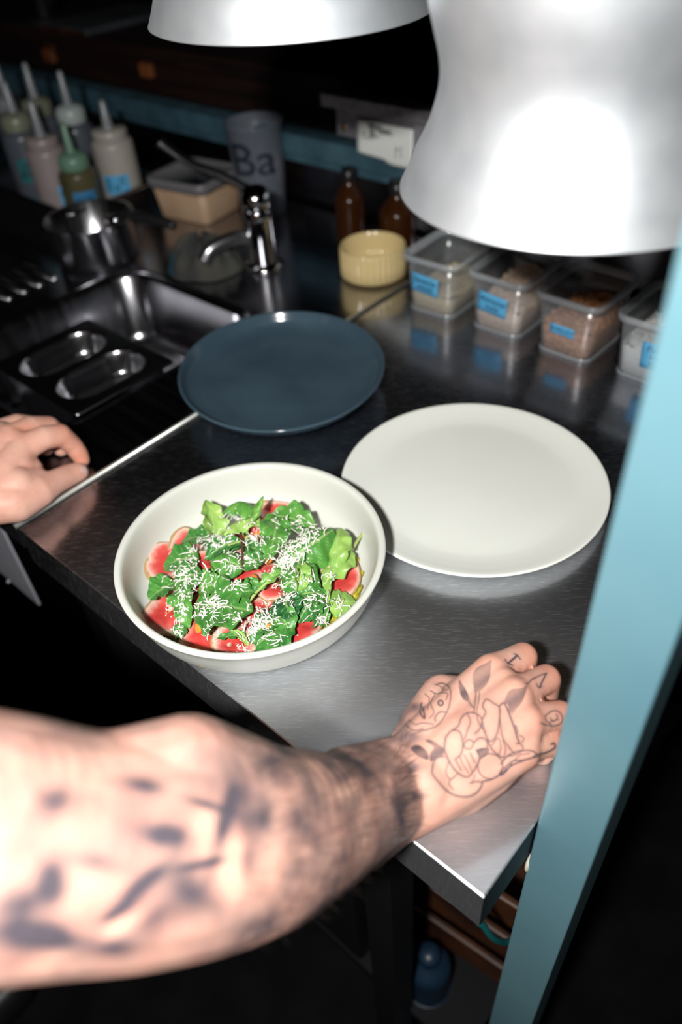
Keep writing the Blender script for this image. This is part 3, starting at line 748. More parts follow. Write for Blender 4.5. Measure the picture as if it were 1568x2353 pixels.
# tan tub with its milky lid
tb = P(452, 505, TOP)
t = thing('lidded_tub', 'tan filled plastic tub with a milky lid behind the faucet lever', 'plastic tub', (tb.x - 0.022, tb.y + 0.030, TOP), 0.16)
bm = bmesh.new()
loft(bm, [rl(0.054, 0.047, 0.012, 0.0005), rl(0.056, 0.049, 0.014, 0.003), rl(0.062, 0.056, 0.016, 0.062)], cap0=True, cap1=True); obj('tub_wall', bm, M['tan'], t)
bm = bmesh.new()
loft(bm, [rl(0.0625, 0.0565, 0.016, 0.055), rl(0.066, 0.060, 0.018, 0.0555), rl(0.0665, 0.0605, 0.018, 0.07), rl(0.064, 0.058, 0.017, 0.072), rl(0.058, 0.052, 0.012, 0.0715), rl(0.057, 0.051, 0.011, 0.0685)], cap1=True); obj('lid', bm, M['lid'], t)

# measuring jug with lettering
jb = P(592, 505, TOP)
t = thing('plastic_jug', 'tall cloudy plastic jug lettered Ba, behind the faucet', 'jug', (jb.x - 0.012, jb.y + 0.030, TOP), 0)
bm = bmesh.new()
lathe(bm, [(0, 0.0005), (0.036, 0.0005), (0.038, 0.004), (0.044, 0.08), (0.0485, 0.150), (0.0505, 0.152), (0.0505, 0.154), (0.0475, 0.152), (0.0425, 0.08), (0.0365, 0.006), (0, 0.005)], 64); jw = obj('jug_wall', bm, M['frost'], t)
me = text_mesh('Ba', 0.074, 0.0004, 0, 0.0)
bm = bmesh.new(); bm.from_mesh(me); bmesh.ops.triangulate(bm, faces=bm.faces)
bmesh.ops.subdivide_edges(bm, edges=bm.edges, cuts=3, use_grid_fill=True); bm.to_mesh(me); bm.free()   # so that it bends round the jug
co = np.empty(len(me.vertices) * 3); me.vertices.foreach_get('co', co); co = co.reshape(-1, 3)
co[:, 0] *= 1.15; cosd = co.copy()
for k in range(len(co)):
    h = 0.101 + co[k, 1]; rr_ = 0.0385 + (h - 0.004) * 0.072 + 0.0010 + co[k, 2]
    a = -PI / 2 + 0.62 + co[k, 0] / 0.046
    cosd[k] = (rr_ * math.cos(a), rr_ * math.sin(a), h)
me.vertices.foreach_set('co', cosd.ravel())
link('lettering', me, M['ink'], jw, False)

# ------------------------------------------------------------------ things on the bar top
BT = 1.122
p = Vector((-1.54, .968, BT))
t = thing('serving_board', 'dark board lying on the bar top at the upper left', 'board', (p.x - 0.08, p.y + 0.1165, BT), 0)
obj('slab', boxm((-0.08, -0.115, 0.0005), (0.08, 0.115, 0.014), 0.003), speckle(mat('slate_board', (0.03, 0.035, 0.042), 0.5), (0.022, 0.026, 0.033), (0.04, 0.044, 0.05), 9), t, False)
bm = bmesh.new(); box(bm, (-0.08, -0.1165, 0.002), (0.08, -0.1155, 0.010)); obj('edge_band', bm, M['rust'], t, False)
p = Vector((-1.83, 1.06, BT))
t = thing('steel_cup', 'small steel cup at the far upper left of the bar top', 'cup', (p.x, p.y, BT + 0.0005))
bm = bmesh.new(); lathe(bm, [(0, 0), (0.03, 0), (0.033, 0.004), (0.037, 0.085), (0.039, 0.087), (0.036, 0.085), (0.031, 0.006), (0, 0.005)], 40); obj('cup_wall', bm, M['chrome'], t)
bm = bmesh.new(); tube(bm, spline([(0.034, 0, 0.07), (0.058, 0, 0.068), (0.062, 0, 0.045), (0.034, 0, 0.022)], 18), 0.003, 10); obj('handle', bm, M['chrome'], t)

# amber bottles behind the tubs, under the beam
for u, v, r_, lab in ((955, 560, 0.028, 'dark amber bottle standing behind the ribbed amber tumbler'), (862, 520, 0.024, 'slim dark amber bottle behind the ribbed tumbler, left of the other one')):
    p = P(u, v, TOP); p.y = min(p.y, 0.945 - r_)
    q = thing('sauce_bottle', lab, 'bottle', (p.x, p.y, TOP + 0.0005), 0)
    bm = bmesh.new(); lathe(bm, [tuple(k) for k in spline([(0, 0), (r_, 0), (r_, 0.008), (r_, 0.06), (r_ * .9, 0.072), (r_ * .4, 0.09), (r_ * .38, 0.105)], 30)] + [(0, 0.105)], 28); obj('glass', bm, M['amberbottle'], q)
    bm = bmesh.new(); lathe(bm, [(r_ * .44, 0.095), (r_ * .46, 0.097), (r_ * .46, 0.112), (0, 0.113)], 20); obj('cap', bm, M['black'], q)

# ------------------------------------------------------------------ under the right end of the worktop
t = thing('rusty_crate', 'rust brown wooden crate in the dark under the right end of the worktop', 'crate', (-0.20, 0.42, 0.2215), 0.1)
for k in range(3):
    z = 0.03 + 0.1 * k
    obj('front_slat', boxm((-0.055, -0.088, z), (0.095, -0.078, z + 0.06), 0.003), M['rust'], t, False)
    obj('side_slat', boxm((0.095, -0.088, z), (0.105, 0.088, z + 0.06), 0.003), M['rust'], t, False)
for x in (-0.055, 0.083): obj('corner_post', boxm((x, -0.0775, 0), (x + 0.0115, -0.064, 0.3), 0.002), M['rust'], t, False)
obj('bottom', boxm((-0.055, -0.0635, 0.004), (0.0945, 0.088, 0.014)), M['rust'], t, False)
bm = bmesh.new()
cb = [Vector((-.20, .30, .849)), Vector((-.17, .29, .72)), PY(1092, 2095, .27), PY(1112, 2128, .272), PY(1138, 2158, .28), PY(1172, 2164, .30), PY(1212, 2145, .315), Vector((-.072, .32, .6)), Vector((-.07, .325, .3)), Vector((-.07, .33, .004))]
tube(bm, spline(cb, 80), .0035, 10)
tag(obj('cable', bm, M['tealcable']), 'thin teal cable looping under the corner of the worktop', 'cable')
t = thing('blue_bottle', 'small dark blue plastic bottle in front of the rusty crate below the worktop', 'bottle', (-0.19, 0.29, 0.2205))
bm = bmesh.new(); lathe(bm, [tuple(q) for q in spline([(0, 0.0), (0.03, 0.0), (0.03, 0.006), (0.03, 0.06), (0.027, 0.075), (0.012, 0.09), (0.011, 0.1)], 40)], 36); obj('body', bm, M['navy'], t)
bm = bmesh.new(); lathe(bm, [(0.013, 0.097), (0.014, 0.098), (0.014, 0.113), (0, 0.114)], 24); obj('cap', bm, M['navy'], t)
# ------------------------------------------------------------------ salad: beef slices, rocket, cheese
def Q(X, Y, mm): return P(250 + .41454 * X, 1040 + .41454 * Y, TOP + mm * .001)
# --- materials driven by mesh attributes
lm = mat('rocket_leaf', (0.05, 0.3, 0.06), 0.32, 0.0, 0.45)
nt, b, N = nodes(lm)
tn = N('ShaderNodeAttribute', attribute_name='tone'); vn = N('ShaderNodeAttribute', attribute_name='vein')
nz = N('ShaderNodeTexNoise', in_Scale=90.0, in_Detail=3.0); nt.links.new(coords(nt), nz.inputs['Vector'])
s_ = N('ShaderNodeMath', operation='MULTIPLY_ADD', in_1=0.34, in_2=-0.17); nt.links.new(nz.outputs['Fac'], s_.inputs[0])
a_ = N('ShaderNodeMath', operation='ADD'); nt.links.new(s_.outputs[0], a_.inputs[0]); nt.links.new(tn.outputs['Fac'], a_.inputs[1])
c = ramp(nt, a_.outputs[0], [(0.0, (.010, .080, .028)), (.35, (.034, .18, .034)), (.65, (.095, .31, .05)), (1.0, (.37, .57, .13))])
mx = N('ShaderNodeMixRGB', in_Color2=(.42, .58, .22, 1)); mv = N('ShaderNodeMath', operation='MULTIPLY', in_1=.9)
nt.links.new(vn.outputs['Fac'], mv.inputs[0]); nt.links.new(mv.outputs[0], mx.inputs['Fac']); nt.links.new(c, mx.inputs['Color1']); nt.links.new(mx.outputs['Color'], b.inputs['Base Color'])
bp = N('ShaderNodeBump', in_Strength=.5, in_Distance=.0008, invert=True); nt.links.new(vn.outputs['Fac'], bp.inputs['Height']); nt.links.new(bp.outputs['Normal'], b.inputs['Normal'])
stem_m = mat('rocket_stem', (.40, .52, .16), .35)
stem_red = mat('dark_stem', (.10, .035, .03), .4)
bm_ = mat('raw_beef', (.6, .06, .05), .28, 0, .5)
nt, b, N = nodes(bm_)
fa = N('ShaderNodeAttribute', attribute_name='fat')
nz = N('ShaderNodeTexNoise', in_Scale=140.0, in_Detail=5.0); nt.links.new(coords(nt), nz.inputs['Vector'])
s_ = N('ShaderNodeMath', operation='MULTIPLY_ADD', in_1=.55, in_2=-.28); nt.links.new(nz.outputs['Fac'], s_.inputs[0])
a_ = N('ShaderNodeMath', operation='ADD'); nt.links.new(fa.outputs['Fac'], a_.inputs[0]); nt.links.new(s_.outputs[0], a_.inputs[1])
c = ramp(nt, a_.outputs[0], [(.22, (.58, .05, .045)), (.45, (.68, .10, .085)), (.62, (.74, .28, .23)), (.80, (.80, .55, .46)), (.97, (.45, .27, .11))])
nt.links.new(c, b.inputs['Base Color'])

salad_targets = []
def leaf(label, base, tip, width, tone=.5, arch=.15, curl=.25, roll=0.0, lobes=0.0, stem=0.0, wav=.05, name='rocket_leaf', fold=0.0, seed=None, n=36, m=20, red=False):
    """a rocket leaf from base to tip; arch lifts its middle, curl cups it across, roll turns it about its length"""
    sd = seed if seed is not None else len(salad_targets) * 1.7
    p0, p1 = Q(*base), Q(*tip)
    ax = p1 - p0; L = ax.length; ax = ax / L
    upv = Vector((0, 0, 1)); upv = (upv - ax * upv.dot(ax)).normalized()
    upv = Matrix.Rotation(roll, 3, ax) @ upv
    side = ax.cross(upv)
    w = width * .00112 / 2
    bm = bmesh.new(); g = []; tones = []; veins = []
    for i in range(n + 1):
        t = i / n
        prof = (math.sin(PI * min(t, 1) ** .8) ** .62) if 0 < t < 1 else 0
        prof = max(prof, .06)
        prof *= 1 + lobes * math.cos(t * 2 * PI * 2.5 + sd)
        lift = arch * L * 4 * t * (1 - t) + fold * L * max(0, t - .6) ** 1.5
        bend = .06 * L * math.sin(PI * t) * math.sin(sd * 3)
        ctr = p0 + ax * (L * t) + upv * lift + side * bend
        row = []
        for j in range(m + 1):
            s = j / m * 2 - 1
            ripple = wav * L * s * s * math.sin(t * 17 + sd * 5 + (2.1 if s > 0 else 0)) + .018 * L * mnoise.noise((t * 6, s * 3, sd))
            edge = 1 + .07 * math.sin(t * 31 + sd * 2 + s)
            p = ctr + side * (s * w * prof * edge * (1 - .25 * abs(curl))) + upv * (curl * w * prof * s * s * 1.3 + ripple * (.4 + prof))
            row.append(bm.verts.new(p))
            mid = max(0, 1 - abs(s) / .10) * (1 - t * .5)
            fr = ((t * 6.5 - abs(s) * 1.5) % 1.0); br = max(0, 1 - min(fr, 1 - fr) / .085) * .6 * (1 - abs(s) * .4)
            veins.append(max(mid, br)); tones.append(tone + .12 * mnoise.noise((t * 4, s * 2, sd + 9)) - .10 * abs(s) * 0)
        g.append(row)
    for i in range(n):
        for j in range(m): bm.faces.new((g[i][j], g[i + 1][j], g[i + 1][j + 1], g[i][j + 1]))
    if stem:
        root = thing(name, label, 'salad leaf', p0, 0, None); off = -Vector(p0)
        bmesh.ops.translate(bm, verts=bm.verts, vec=off)
        o = obj('blade', bm, lm, root)
        s0 = -ax * stem * .001 - upv * stem * .0001 + side * stem * .0002
        sb = bmesh.new(); tube(sb, spline([s0, s0 * .5 + upv * .0006, Vector((0, 0, 0)) + upv * .0002, ax * L * .35 + upv * arch * L * .9 + upv * .0004], 14), [.0016 - .0006 * k / 14 for k in range(15)], 8)
        so = obj('stem', sb, stem_red if red else stem_m, root)
        salad_targets.append((o, Vector(p0))); salad_targets.append((so, Vector(p0)))
    else:
        o = obj(name, bm, lm); tag(o, label, 'salad leaf'); salad_targets.append((o, Vector((0, 0, 0))))
    set_attr(o.data, 'tone', tones); set_attr(o.data, 'vein', veins)
    mods(o, ('SOLIDIFY', dict(thickness=.00035, offset=0)))
    return o
def beef(label, c, a, bb, rot, z, seed, tilt=(0, 0), wave=.0016):
    o3 = Q(c[0], c[1], z)
    bm = bmesh.new(); rings = []; fat = []
    nr, na = 11, 56
    cv = bm.verts.new((0, 0, 0)); fat.append(.3)
    for i in range(1, nr + 1):
        k = i / nr; ring = []
        for j in range(na):
            th = 2 * PI * j / na
            rr_ = 1 + .16 * mnoise.noise((math.cos(th) * 1.3 + seed, math.sin(th) * 1.3, seed * 2)) + .05 * math.sin(th * 9 + seed) * mnoise.noise((th, seed, 4)) + .03 * mnoise.noise((math.cos(th) * 7, math.sin(th) * 7, seed))
            x, y = a * .001 * k * rr_ * math.cos(th), bb * .001 * k * rr_ * math.sin(th)
            xr, yr = x * math.cos(rot) - y * math.sin(rot), x * math.sin(rot) + y * math.cos(rot)
            zz = wave * mnoise.noise((xr * 70 + seed, yr * 70, seed)) * 2 + .0012 * k * math.sin(th * 3 + seed) + tilt[0] * xr + tilt[1] * yr
            zz = max(zz, .0085 - (o3.z - TOP))
            d = math.hypot(o3.x + xr - BOWL[0], o3.y + yr - BOWL[1])
            if d > .085: zz = max(zz, .010 + (d - .085) * .45 - (o3.z - TOP))
            ring.append(bm.verts.new((xr, yr, zz))); 
            fat.append(.20 + .80 * k ** 2.3 + .24 * mnoise.noise((xr * 55, yr * 25, seed)) + (.12 if k == 1 else 0))
        rings.append(ring)
    for j in range(na): bm.faces.new((cv, rings[0][j], rings[0][(j + 1) % na]))
    for r0_, r1_ in zip(rings, rings[1:]):
        for j in range(na): bm.faces.new((r0_[j], r1_[j], r1_[(j + 1) % na], r0_[(j + 1) % na]))
    o = obj('beef_slice', bm, bm_); o.location = o3
    set_attr(o.data, 'fat', fat)
    mods(o, ('SOLIDIFY', dict(thickness=.0013, offset=1)))
    tag(o, label, 'beef slice', 'thin slices of rare beef in the bowl'); salad_targets.append((o, Vector(o3))); return o

# --- beef, from the bowl's floor up
beef('rare beef slice at the far left edge of the salad, clear of the leaves', (325, 610), 19, 26, .5, 12.5, 1.3)
beef('rare beef slice second from the left at the back, half under grated cheese', (425, 530), 17, 24, .7, 12, 2.7)
beef('rare beef slice at the lower left, its pale edge bare on the bowl', (345, 890), 30, 23, 2.2, 12, 3.1)
beef('large rare beef slice lying flat at the very front of the salad', (545, 1030), 38, 22, 2.45, 12, 4.9)
beef('rare beef slice at the front, right of the largest one, under a pale stalk', (705, 1040), 26, 20, 2.3, 14, 5.5)
beef('rare beef slice under the grated cheese, in front of the salad middle', (850, 920), 33, 24, .6, 16, 6.2)
beef('rare beef slice bare in the middle of the salad, sprinkled with pepper', (665, 690), 32, 24, .4, 19, 7.7)
beef('rare beef slice right of the middle, framed by two small rocket leaves', (850, 690), 29, 20, .7, 19, 8.1)
beef('small piece of rare beef showing between leaves right of the middle', (910, 760), 17, 13, .3, 21, 9.4)
beef('rare beef slice folded near the front right, beside the herb oil', (1065, 970), 20, 24, .9, 15, 10.6, (.1, .05))
beef('rare beef slice at the right edge of the salad, ringed by yellow oil', (1290, 690), 17, 28, .75, 13.5, 11.2)
beef('bright red beef fold standing up under the curled leaf on the right', (1200, 580), 16, 20, .9, 23, 12.8, (.15, .1))
beef('rare beef slice at the back of the salad, covered in cheese curls', (800, 480), 27, 24, .2, 20, 13.3)
beef('pale edged beef slice poking out at the very back of the salad', (945, 335), 27, 14, .35, 13, 14.9)
beef('rare beef slice peeping out between the folded leaves on the left', (520, 630), 20, 18, .5, 19, 15.2)
beef('rare beef slice under the leaves at the left front, between two others', (470, 820), 24, 22, 2.0, 14, 16.4)
beef('rare beef slice under the leaves at the right front', (1010, 830), 24, 22, .3, 16, 17.9)

# --- rocket leaves (photo position: base, tip; heights in mm above the worktop)
leaf('upright pale green rocket leaf at the back left of the salad', (600, 500, 26), (540, 262, 46), 24, .92, .05, .35, .5, seed=1.1)
leaf('curled rocket leaf with dark rim at the back, right of the upright pale leaf', (830, 330, 36), (635, 330, 38), 26, .62, .30, -.7, .6, seed=2.2)
leaf('pale rocket leaf turned underside up, below the curled one at the back', (830, 350, 34), (615, 470, 32), 22, .95, .10, -.5, .3, seed=3.0)
leaf('tiny upright rocket sprout at the back of the salad', (795, 385, 34), (858, 243, 52), 9, .75, .02, .9, .4, seed=4.4)
leaf('broad rocket leaf at the back right with a bright curled tip', (905, 350, 33), (1145, 425, 32), 30, .62, .10, .20, .15, seed=5.3, lobes=.12)
leaf('rocket leaf showing its pale midrib, lying towards the viewer at the back', (925, 350, 36), (885, 590, 36), 27, .60, .08, .15, -.25, seed=6.1)
leaf('rocket leaf with a ragged tip at the back, beside the broad one', (960, 350, 31), (1095, 350, 36), 18, .5, .1, .2, .2, seed=6.9)
leaf('large rocket leaf folded over and thick with grated cheese, right of the middle', (1250, 425, 42), (930, 640, 32), 46, .55, .16, -.55, -.35, seed=7.7, stem=0)
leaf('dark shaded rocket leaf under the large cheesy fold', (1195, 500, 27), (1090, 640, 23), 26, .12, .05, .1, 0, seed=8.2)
leaf('long pale rocket leaf hanging down on the right of the salad', (1285, 418, 38), (1255, 660, 26), 24, .88, .14, -.35, .2, seed=9.5)
leaf('pale rocket leaf with its stalk pointing at the right rim of the bowl', (1345, 545, 24), (1175, 740, 22), 22, .85, .12, -.3, .1, stem=27, seed=10.1)
leaf('cheese dusted rocket leaf at the back left edge', (560, 480, 27), (400, 500, 20), 24, .42, .10, .2, .1, seed=11.3)
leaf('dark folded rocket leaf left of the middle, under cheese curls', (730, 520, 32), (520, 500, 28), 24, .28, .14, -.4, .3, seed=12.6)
leaf('narrow dark rocket leaf crossing in front of the folded one on the left', (740, 490, 34), (535, 600, 28), 17, .35, .12, .4, -.3, seed=13.2, stem=8)
leaf('rocket leaf curling over the bare beef in the middle', (745, 640, 33), (565, 600, 34), 26, .55, .18, -.4, -.3, seed=14.8, lobes=.1)
leaf('broad rocket leaf at the left, strewn with cheese', (500, 590, 28), (305, 640, 22), 34, .48, .10, .15, 0, seed=15.4)
leaf('smooth round tipped rocket leaf at the far left', (370, 720, 22), (224, 815, 18), 30, .50, .08, .25, .15, seed=16.7)
leaf('rocket leaf in the left middle, buried under cheese shreds', (520, 670, 30), (370, 740, 25), 30, .42, .12, .1, -.1, seed=17.5, lobes=.15)
leaf('narrow wavy rocket leaf drooping over the lower left beef slice', (410, 730, 26), (445, 975, 17), 20, .58, .10, .3, .2, seed=18.9, lobes=.18)
leaf('largest rocket leaf, front middle, with a pale midrib and cheese', (480, 850, 26), (800, 880, 25), 55, .50, .12, .08, -.05, seed=19.3, lobes=.08)
leaf('rocket leaf half under the largest one, reaching towards the middle', (500, 760, 29), (640, 745, 31), 25, .62, .12, .2, .1, seed=20.6)
leaf('rocket leaf with two lobes right of the bare middle beef', (690, 790, 28), (830, 770, 30), 22, .52, .12, .25, 0, seed=21.1, lobes=.25)
leaf('small rocket leaf standing by the two lobed one in the middle', (810, 770, 29), (775, 690, 36), 12, .5, .05, .5, .5, seed=22.8)
leaf('small rocket leaf behind the middle beef, under cheese shreds', (730, 630, 32), (870, 580, 33), 20, .45, .1, .2, .2, seed=23.9)
leaf('slender rocket stalk with a small leaf bending right of the middle', (835, 760, 31), (985, 655, 34), 11, .7, .1, .4, .1, stem=12, seed=24.2)
leaf('crumpled rocket leaf right of the middle, folded back on itself', (960, 760, 30), (1145, 620, 38), 40, .52, .16, -.35, .15, seed=25.7, lobes=.1)
leaf('light green inner fold of the crumpled rocket leaf on the right', (1050, 770, 34), (1075, 600, 42), 16, .85, .08, .6, .6, seed=26.4)
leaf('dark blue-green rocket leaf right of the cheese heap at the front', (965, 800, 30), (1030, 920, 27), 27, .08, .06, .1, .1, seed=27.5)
leaf('rocket leaf at the right front, its base under cheese', (1060, 790, 30), (1205, 790, 26), 24, .42, .14, .15, .1, seed=28.3, lobes=.15)
leaf('rocket leaf pointing to the front right rim, dark along one side', (1180, 800, 27), (1050, 945, 20), 24, .38, .08, .2, -.15, seed=29.8)
leaf('small cheese covered rocket leaf at the front right, by the oil', (1130, 880, 24), (1215, 945, 16), 22, .45, .08, .2, 0, seed=30.1, lobes=.2)
leaf('pale broad rocket leaf with an upright stalk at the right edge', (1215, 830, 22), (1372, 830, 17), 30, .86, .06, -.15, .05, seed=31.6, wav=.02)
leaf('long pale rocket stalk running down the right side of the salad', (1228, 700, 28), (1200, 960, 16), 7, .93, .03, .3, 0, seed=32.2, lobes=0, wav=.01)
leaf('big smooth dark green rocket leaf at the very front of the salad', (1010, 925, 23), (795, 1095, 15), 36, .40, .08, .12, -.1, seed=33.5, wav=.03)
leaf('rocket leaf behind the big front leaf, dusted with cheese', (935, 870, 27), (1005, 1010, 20), 24, .5, .1, .2, .1, seed=34.7)
leaf('curled dark rocket leaf at the front, over the cheese heap edge', (815, 1000, 22), (955, 945, 25), 15, .3, .12, .3, .2, seed=35.2)
leaf('pale cut rocket stalk lying at the front, over the beef', (690, 985, 22), (775, 1072, 17), 6, .95, .04, .4, 0, seed=36.9, wav=0)
leaf('thin dark rocket leaf under the pale cut stalk at the front', (760, 1005, 20), (600, 1030, 17), 9, .45, .06, .3, .1, seed=37.3)
leaf('tiny cheese caked rocket leaf at the lower left edge', (420, 960, 17), (370, 1030, 13), 14, .45, .05, .2, 0, seed=38.8)
leaf('rocket leaf tucked under the left middle leaves, near the folded pair', (600, 700, 26), (480, 700, 25), 20, .65, .08, .2, .1, seed=39.1)
leaf('rocket leaf low at the right, beneath the hanging pale leaf', (1240, 640, 24), (1165, 730, 21), 22, .70, .06, .1, .2, seed=40.4)
leaf('rocket leaf in the centre, behind the cheese covered beef', (730, 520, 30), (860, 560, 32), 16, .4, .1, .3, .1, seed=41.7)
# dark stalk standing in the middle
bm = bmesh.new(); a, c_ = Q(742, 640, 34), Q(733, 445, 44)
tube(bm, spline([a, a.lerp(c_, .5) + Vector((.001, 0, .001)), c_], 12), [.0009 + .0004 * k / 12 for k in range(13)], 8)
tag(obj('leaf_stalk', bm, stem_red), 'dark brownish leaf stalk lying across the middle of the salad', 'leaf stalk')

# --- diced tomato and orange pieces
def dice(label, X, Y, z, s, m, cat, name, seed):
    bm = bmesh.new(); bmesh.ops.create_icosphere(bm, subdivisions=3, radius=1)
    for v in bm.verts:
        k = 1 + .28 * mnoise.noise(v.co * 1.1 + Vector((seed, 0, 0)))
        v.co = Vector((v.co.x * s[0], v.co.y * s[1], v.co.z * s[2])) * k * .001
    o = obj(name, bm, m); o.location = Q(X, Y, z); o.rotation_euler = (seed, seed * .7, seed * 2)
    tag(o, label, cat)
dice('bright red tomato piece near the back of the salad', 872, 392, 33, (7, 5, 3.4), M['tomato'], 'tomato', 'tomato_piece', 1.2)
dice('orange tomato piece in front of the bright red one at the back', 850, 455, 32, (5, 8, 3), M['orangebit'], 'tomato', 'tomato_piece', 2.5)
dice('orange tomato piece behind the middle of the salad, under cheese', 885, 600, 29, (5, 4, 3), M['orangebit'], 'tomato', 'tomato_piece', 3.1)
dice('small orange tomato piece beside the bare middle beef', 810, 700, 26, (6, 4, 3), M['orangebit'], 'tomato', 'tomato_piece', 4.6)
dice('orange tomato piece at the left front, under the largest leaf', 500, 960, 18, (7, 4, 3), M['orangebit'], 'tomato', 'tomato_piece', 5.7)
dice('small orange tomato piece at the front, beside the cheese heap', 890, 968, 24, (5, 3.5, 2.5), M['orangebit'], 'tomato', 'tomato_piece', 6.4)

# --- herb oil pooled along the right and front edges
bm = bmesh.new(); rr = random.Random(11)
for X, Y, rx in [(1345, 600, 4), (1350, 650, 3.5), (1340, 700, 3.5), (1325, 745, 4.5), (1310, 775, 7), (1335, 795, 6), (1240, 890, 7), (1225, 915, 6), (1170, 975, 6), (1120, 990, 9), (1080, 1010, 9), (1050, 1035, 7), (1130, 1005, 6), (1030, 1050, 4), (1150, 1010, 8), (1100, 1030, 8), (1200, 960, 7), (1260, 905, 6), (1350, 760, 6), (1362, 680, 5),
                 (282, 900, 3), (285, 935, 3), (300, 960, 3), (340, 985, 3.5), (400, 1020, 3), (445, 1045, 3), (470, 1075, 3.5), (500, 1090, 3)]:
    X, Y = 760 + (X - 760) * 1.035, 720 + (Y - 720) * 1.035
    p = Q(X, Y, 9); d = math.hypot(p.x - BOWL[0], p.y - BOWL[1]); p = Q(X, Y, 9 + max(0, d - .083) * 330)
    sphere(bm, p, .001 * rx, (1.0, 1.2, .16), 20, 8)
    for k in range(5): sphere(bm, p + Vector((rr.gauss(0, rx * .0005), rr.gauss(0, rx * .0005), .0006)), rr.uniform(.0005, .0011), (1, 1, .7), 8, 6)
PR = [(0, .0074), (.06, .0078), (.088, .0088), (.097, .0119), (.1035, .0186), (.1075, .0288), (.111, .045)]
for v in bm.verts:                                       # the oil lies on the glaze
    d = math.hypot(v.co.x - BOWL[0], v.co.y - BOWL[1])
    v.co.z = max(v.co.z, TOP + float(np.interp(d * 1.008, [q[0] for q in PR], [q[1] for q in PR])) + .0005)
tag(obj('herb_oil', bm, M['herboil']), 'yellow-green herb oil pooled around the edge of the salad', 'herb oil', None, 'stuff')

# --- grated cheese shreds dropped on whatever the salad shows from above
dg = bpy.context.evaluated_depsgraph_get()
vs, fs = [], []
for o, off in salad_targets:
    k = len(vs); vs += [v.co + off for v in o.data.vertices]; fs += [tuple(k + i for i in p.vertices) for p in o.data.polygons]
tree = BVHTree.FromPolygons(vs, fs)
bm = bmesh.new(); rr = random.Random(5)
CL = [(560, 490, 60, 45), (640, 470, 70, 25), (430, 640, 60, 40), (420, 740, 70, 34), (400, 690, 60, 25), (380, 880, 60, 26), (440, 780, 50, 22), (580, 830, 60, 45), (520, 890, 40, 22), (580, 980, 45, 34), (720, 920, 50, 30), (860, 900, 65, 85), (830, 960, 60, 40), (780, 1000, 50, 25),
      (800, 470, 55, 30), (830, 500, 45, 18), (1010, 540, 80, 70), (1080, 500, 60, 40), (930, 620, 90, 60), (1000, 600, 60, 34), (1130, 450, 50, 26), (700, 740, 45, 26), (660, 660, 40, 10), (980, 800, 55, 34), (1140, 830, 60, 36), (1180, 930, 40, 24), (720, 1090, 55, 20), (330, 830, 35, 8),
      (760, 390, 40, 8), (1050, 400, 70, 16), (960, 380, 50, 12), (1000, 700, 70, 22), (1100, 720, 60, 16), (1230, 700, 30, 8), (1280, 850, 50, 8), (940, 1050, 70, 18), (700, 600, 60, 18), (540, 700, 50, 18), (690, 350, 60, 12), (380, 1000, 30, 12), (470, 560, 40, 16), (780, 600, 60, 20)]
for X, Y, sd, cnt in CL:
    for k in range(int(cnt * 1.25)):
        x, y = rr.gauss(X, sd * .6), rr.gauss(Y, sd * .5)
        t_ = P(250 + .41454 * x, 1040 + .41454 * y, TOP + .03); d = (t_ - CAM).normalized()
        h, nn, _, _ = tree.ray_cast(CAM + d * .3, d)
        if h is None: continue
        if nn.dot(d) > 0: nn = -nn
        a = rr.uniform(0, 2 * PI); tx = nn.orthogonal().normalized(); ty = nn.cross(tx)
        L_ = rr.choice((.002, .003, .0045, .006, .008, .011)) * rr.uniform(.8, 1.2); cv = rr.gauss(0, 170)
        pts = []; th = a; p = h + nn * .0006
        for q in range(6):
            pts.append(p + nn * (.0011 * math.sin(q / 5 * PI) * rr.random() + .0003)); p = p + (tx * math.cos(th) + ty * math.sin(th)) * (L_ / 5); th += cv * L_ / 5
        if k % 6 == 0:
            sphere(bm, pts[0], rr.uniform(.0006, .0013), (1, .8, .6), 7, 5); continue
        q_ = rr.uniform(.7, 1.6); tube(bm, pts, [.00032 * q_, .00052 * q_, .00056 * q_, .0005 * q_, .00048 * q_, .00025 * q_], 5, flat=.5)
tag(obj('grated_cheese', bm, M['cheese']), 'finely grated white cheese scattered all over the salad', 'grated cheese', None, 'stuff')
# ------------------------------------------------------------------ the cook
def chain(bm, pts):
    """pts: list of (Vector, radius); a smooth tapering limb"""
    q = spline([(*p, r) for p, r in pts], max(2, (len(pts) - 1) * 4)) if len(pts) > 2 else [np.array((*p, r)) for p, r in pts]
    for a, b in zip(q, q[1:]):
        capsule(bm, a[:3], b[:3], a[3], b[3], 20)
def seg(bm, pts):
    for (p, r), (q, s) in zip(pts, pts[1:]): capsule(bm, p, q, r, s, 18)

bm = bmesh.new()
# --- right hand, back of the hand up, fingers curled onto the steel
rW_i, rW_m, rW_p = P(938, 1757, .947), P(955, 1797, .948), P(972, 1838, .942)
r_imcp, r_mmcp, r_rmcp, r_pmcp = P(1131, 1546, .962), P(1180, 1600, .967), P(1207, 1659, .962), P(1199, 1724, .951)
r_ipip, r_mpip, r_rpip, r_ppip = P(1203, 1509, .954), P(1256, 1560, .956), P(1287, 1643, .951), P(1268, 1709, .940)
fwd_h = ((r_imcp + r_pmcp) / 2 - rW_m); fwd_h.z = 0; fwd_h.normalize()
seg(bm, [(rW_i, .0205), (rW_i.lerp(r_imcp, .5), .0175), (r_imcp, .0140)])
seg(bm, [(rW_m, .0210), (rW_m.lerp(r_mmcp, .5) + Vector((0, 0, .002)), .0180), (r_mmcp, .0143)])
seg(bm, [(rW_m, .0200), (rW_m.lerp(r_rmcp, .5) + Vector((0, 0, .001)), .0175), (r_rmcp, .0138)])
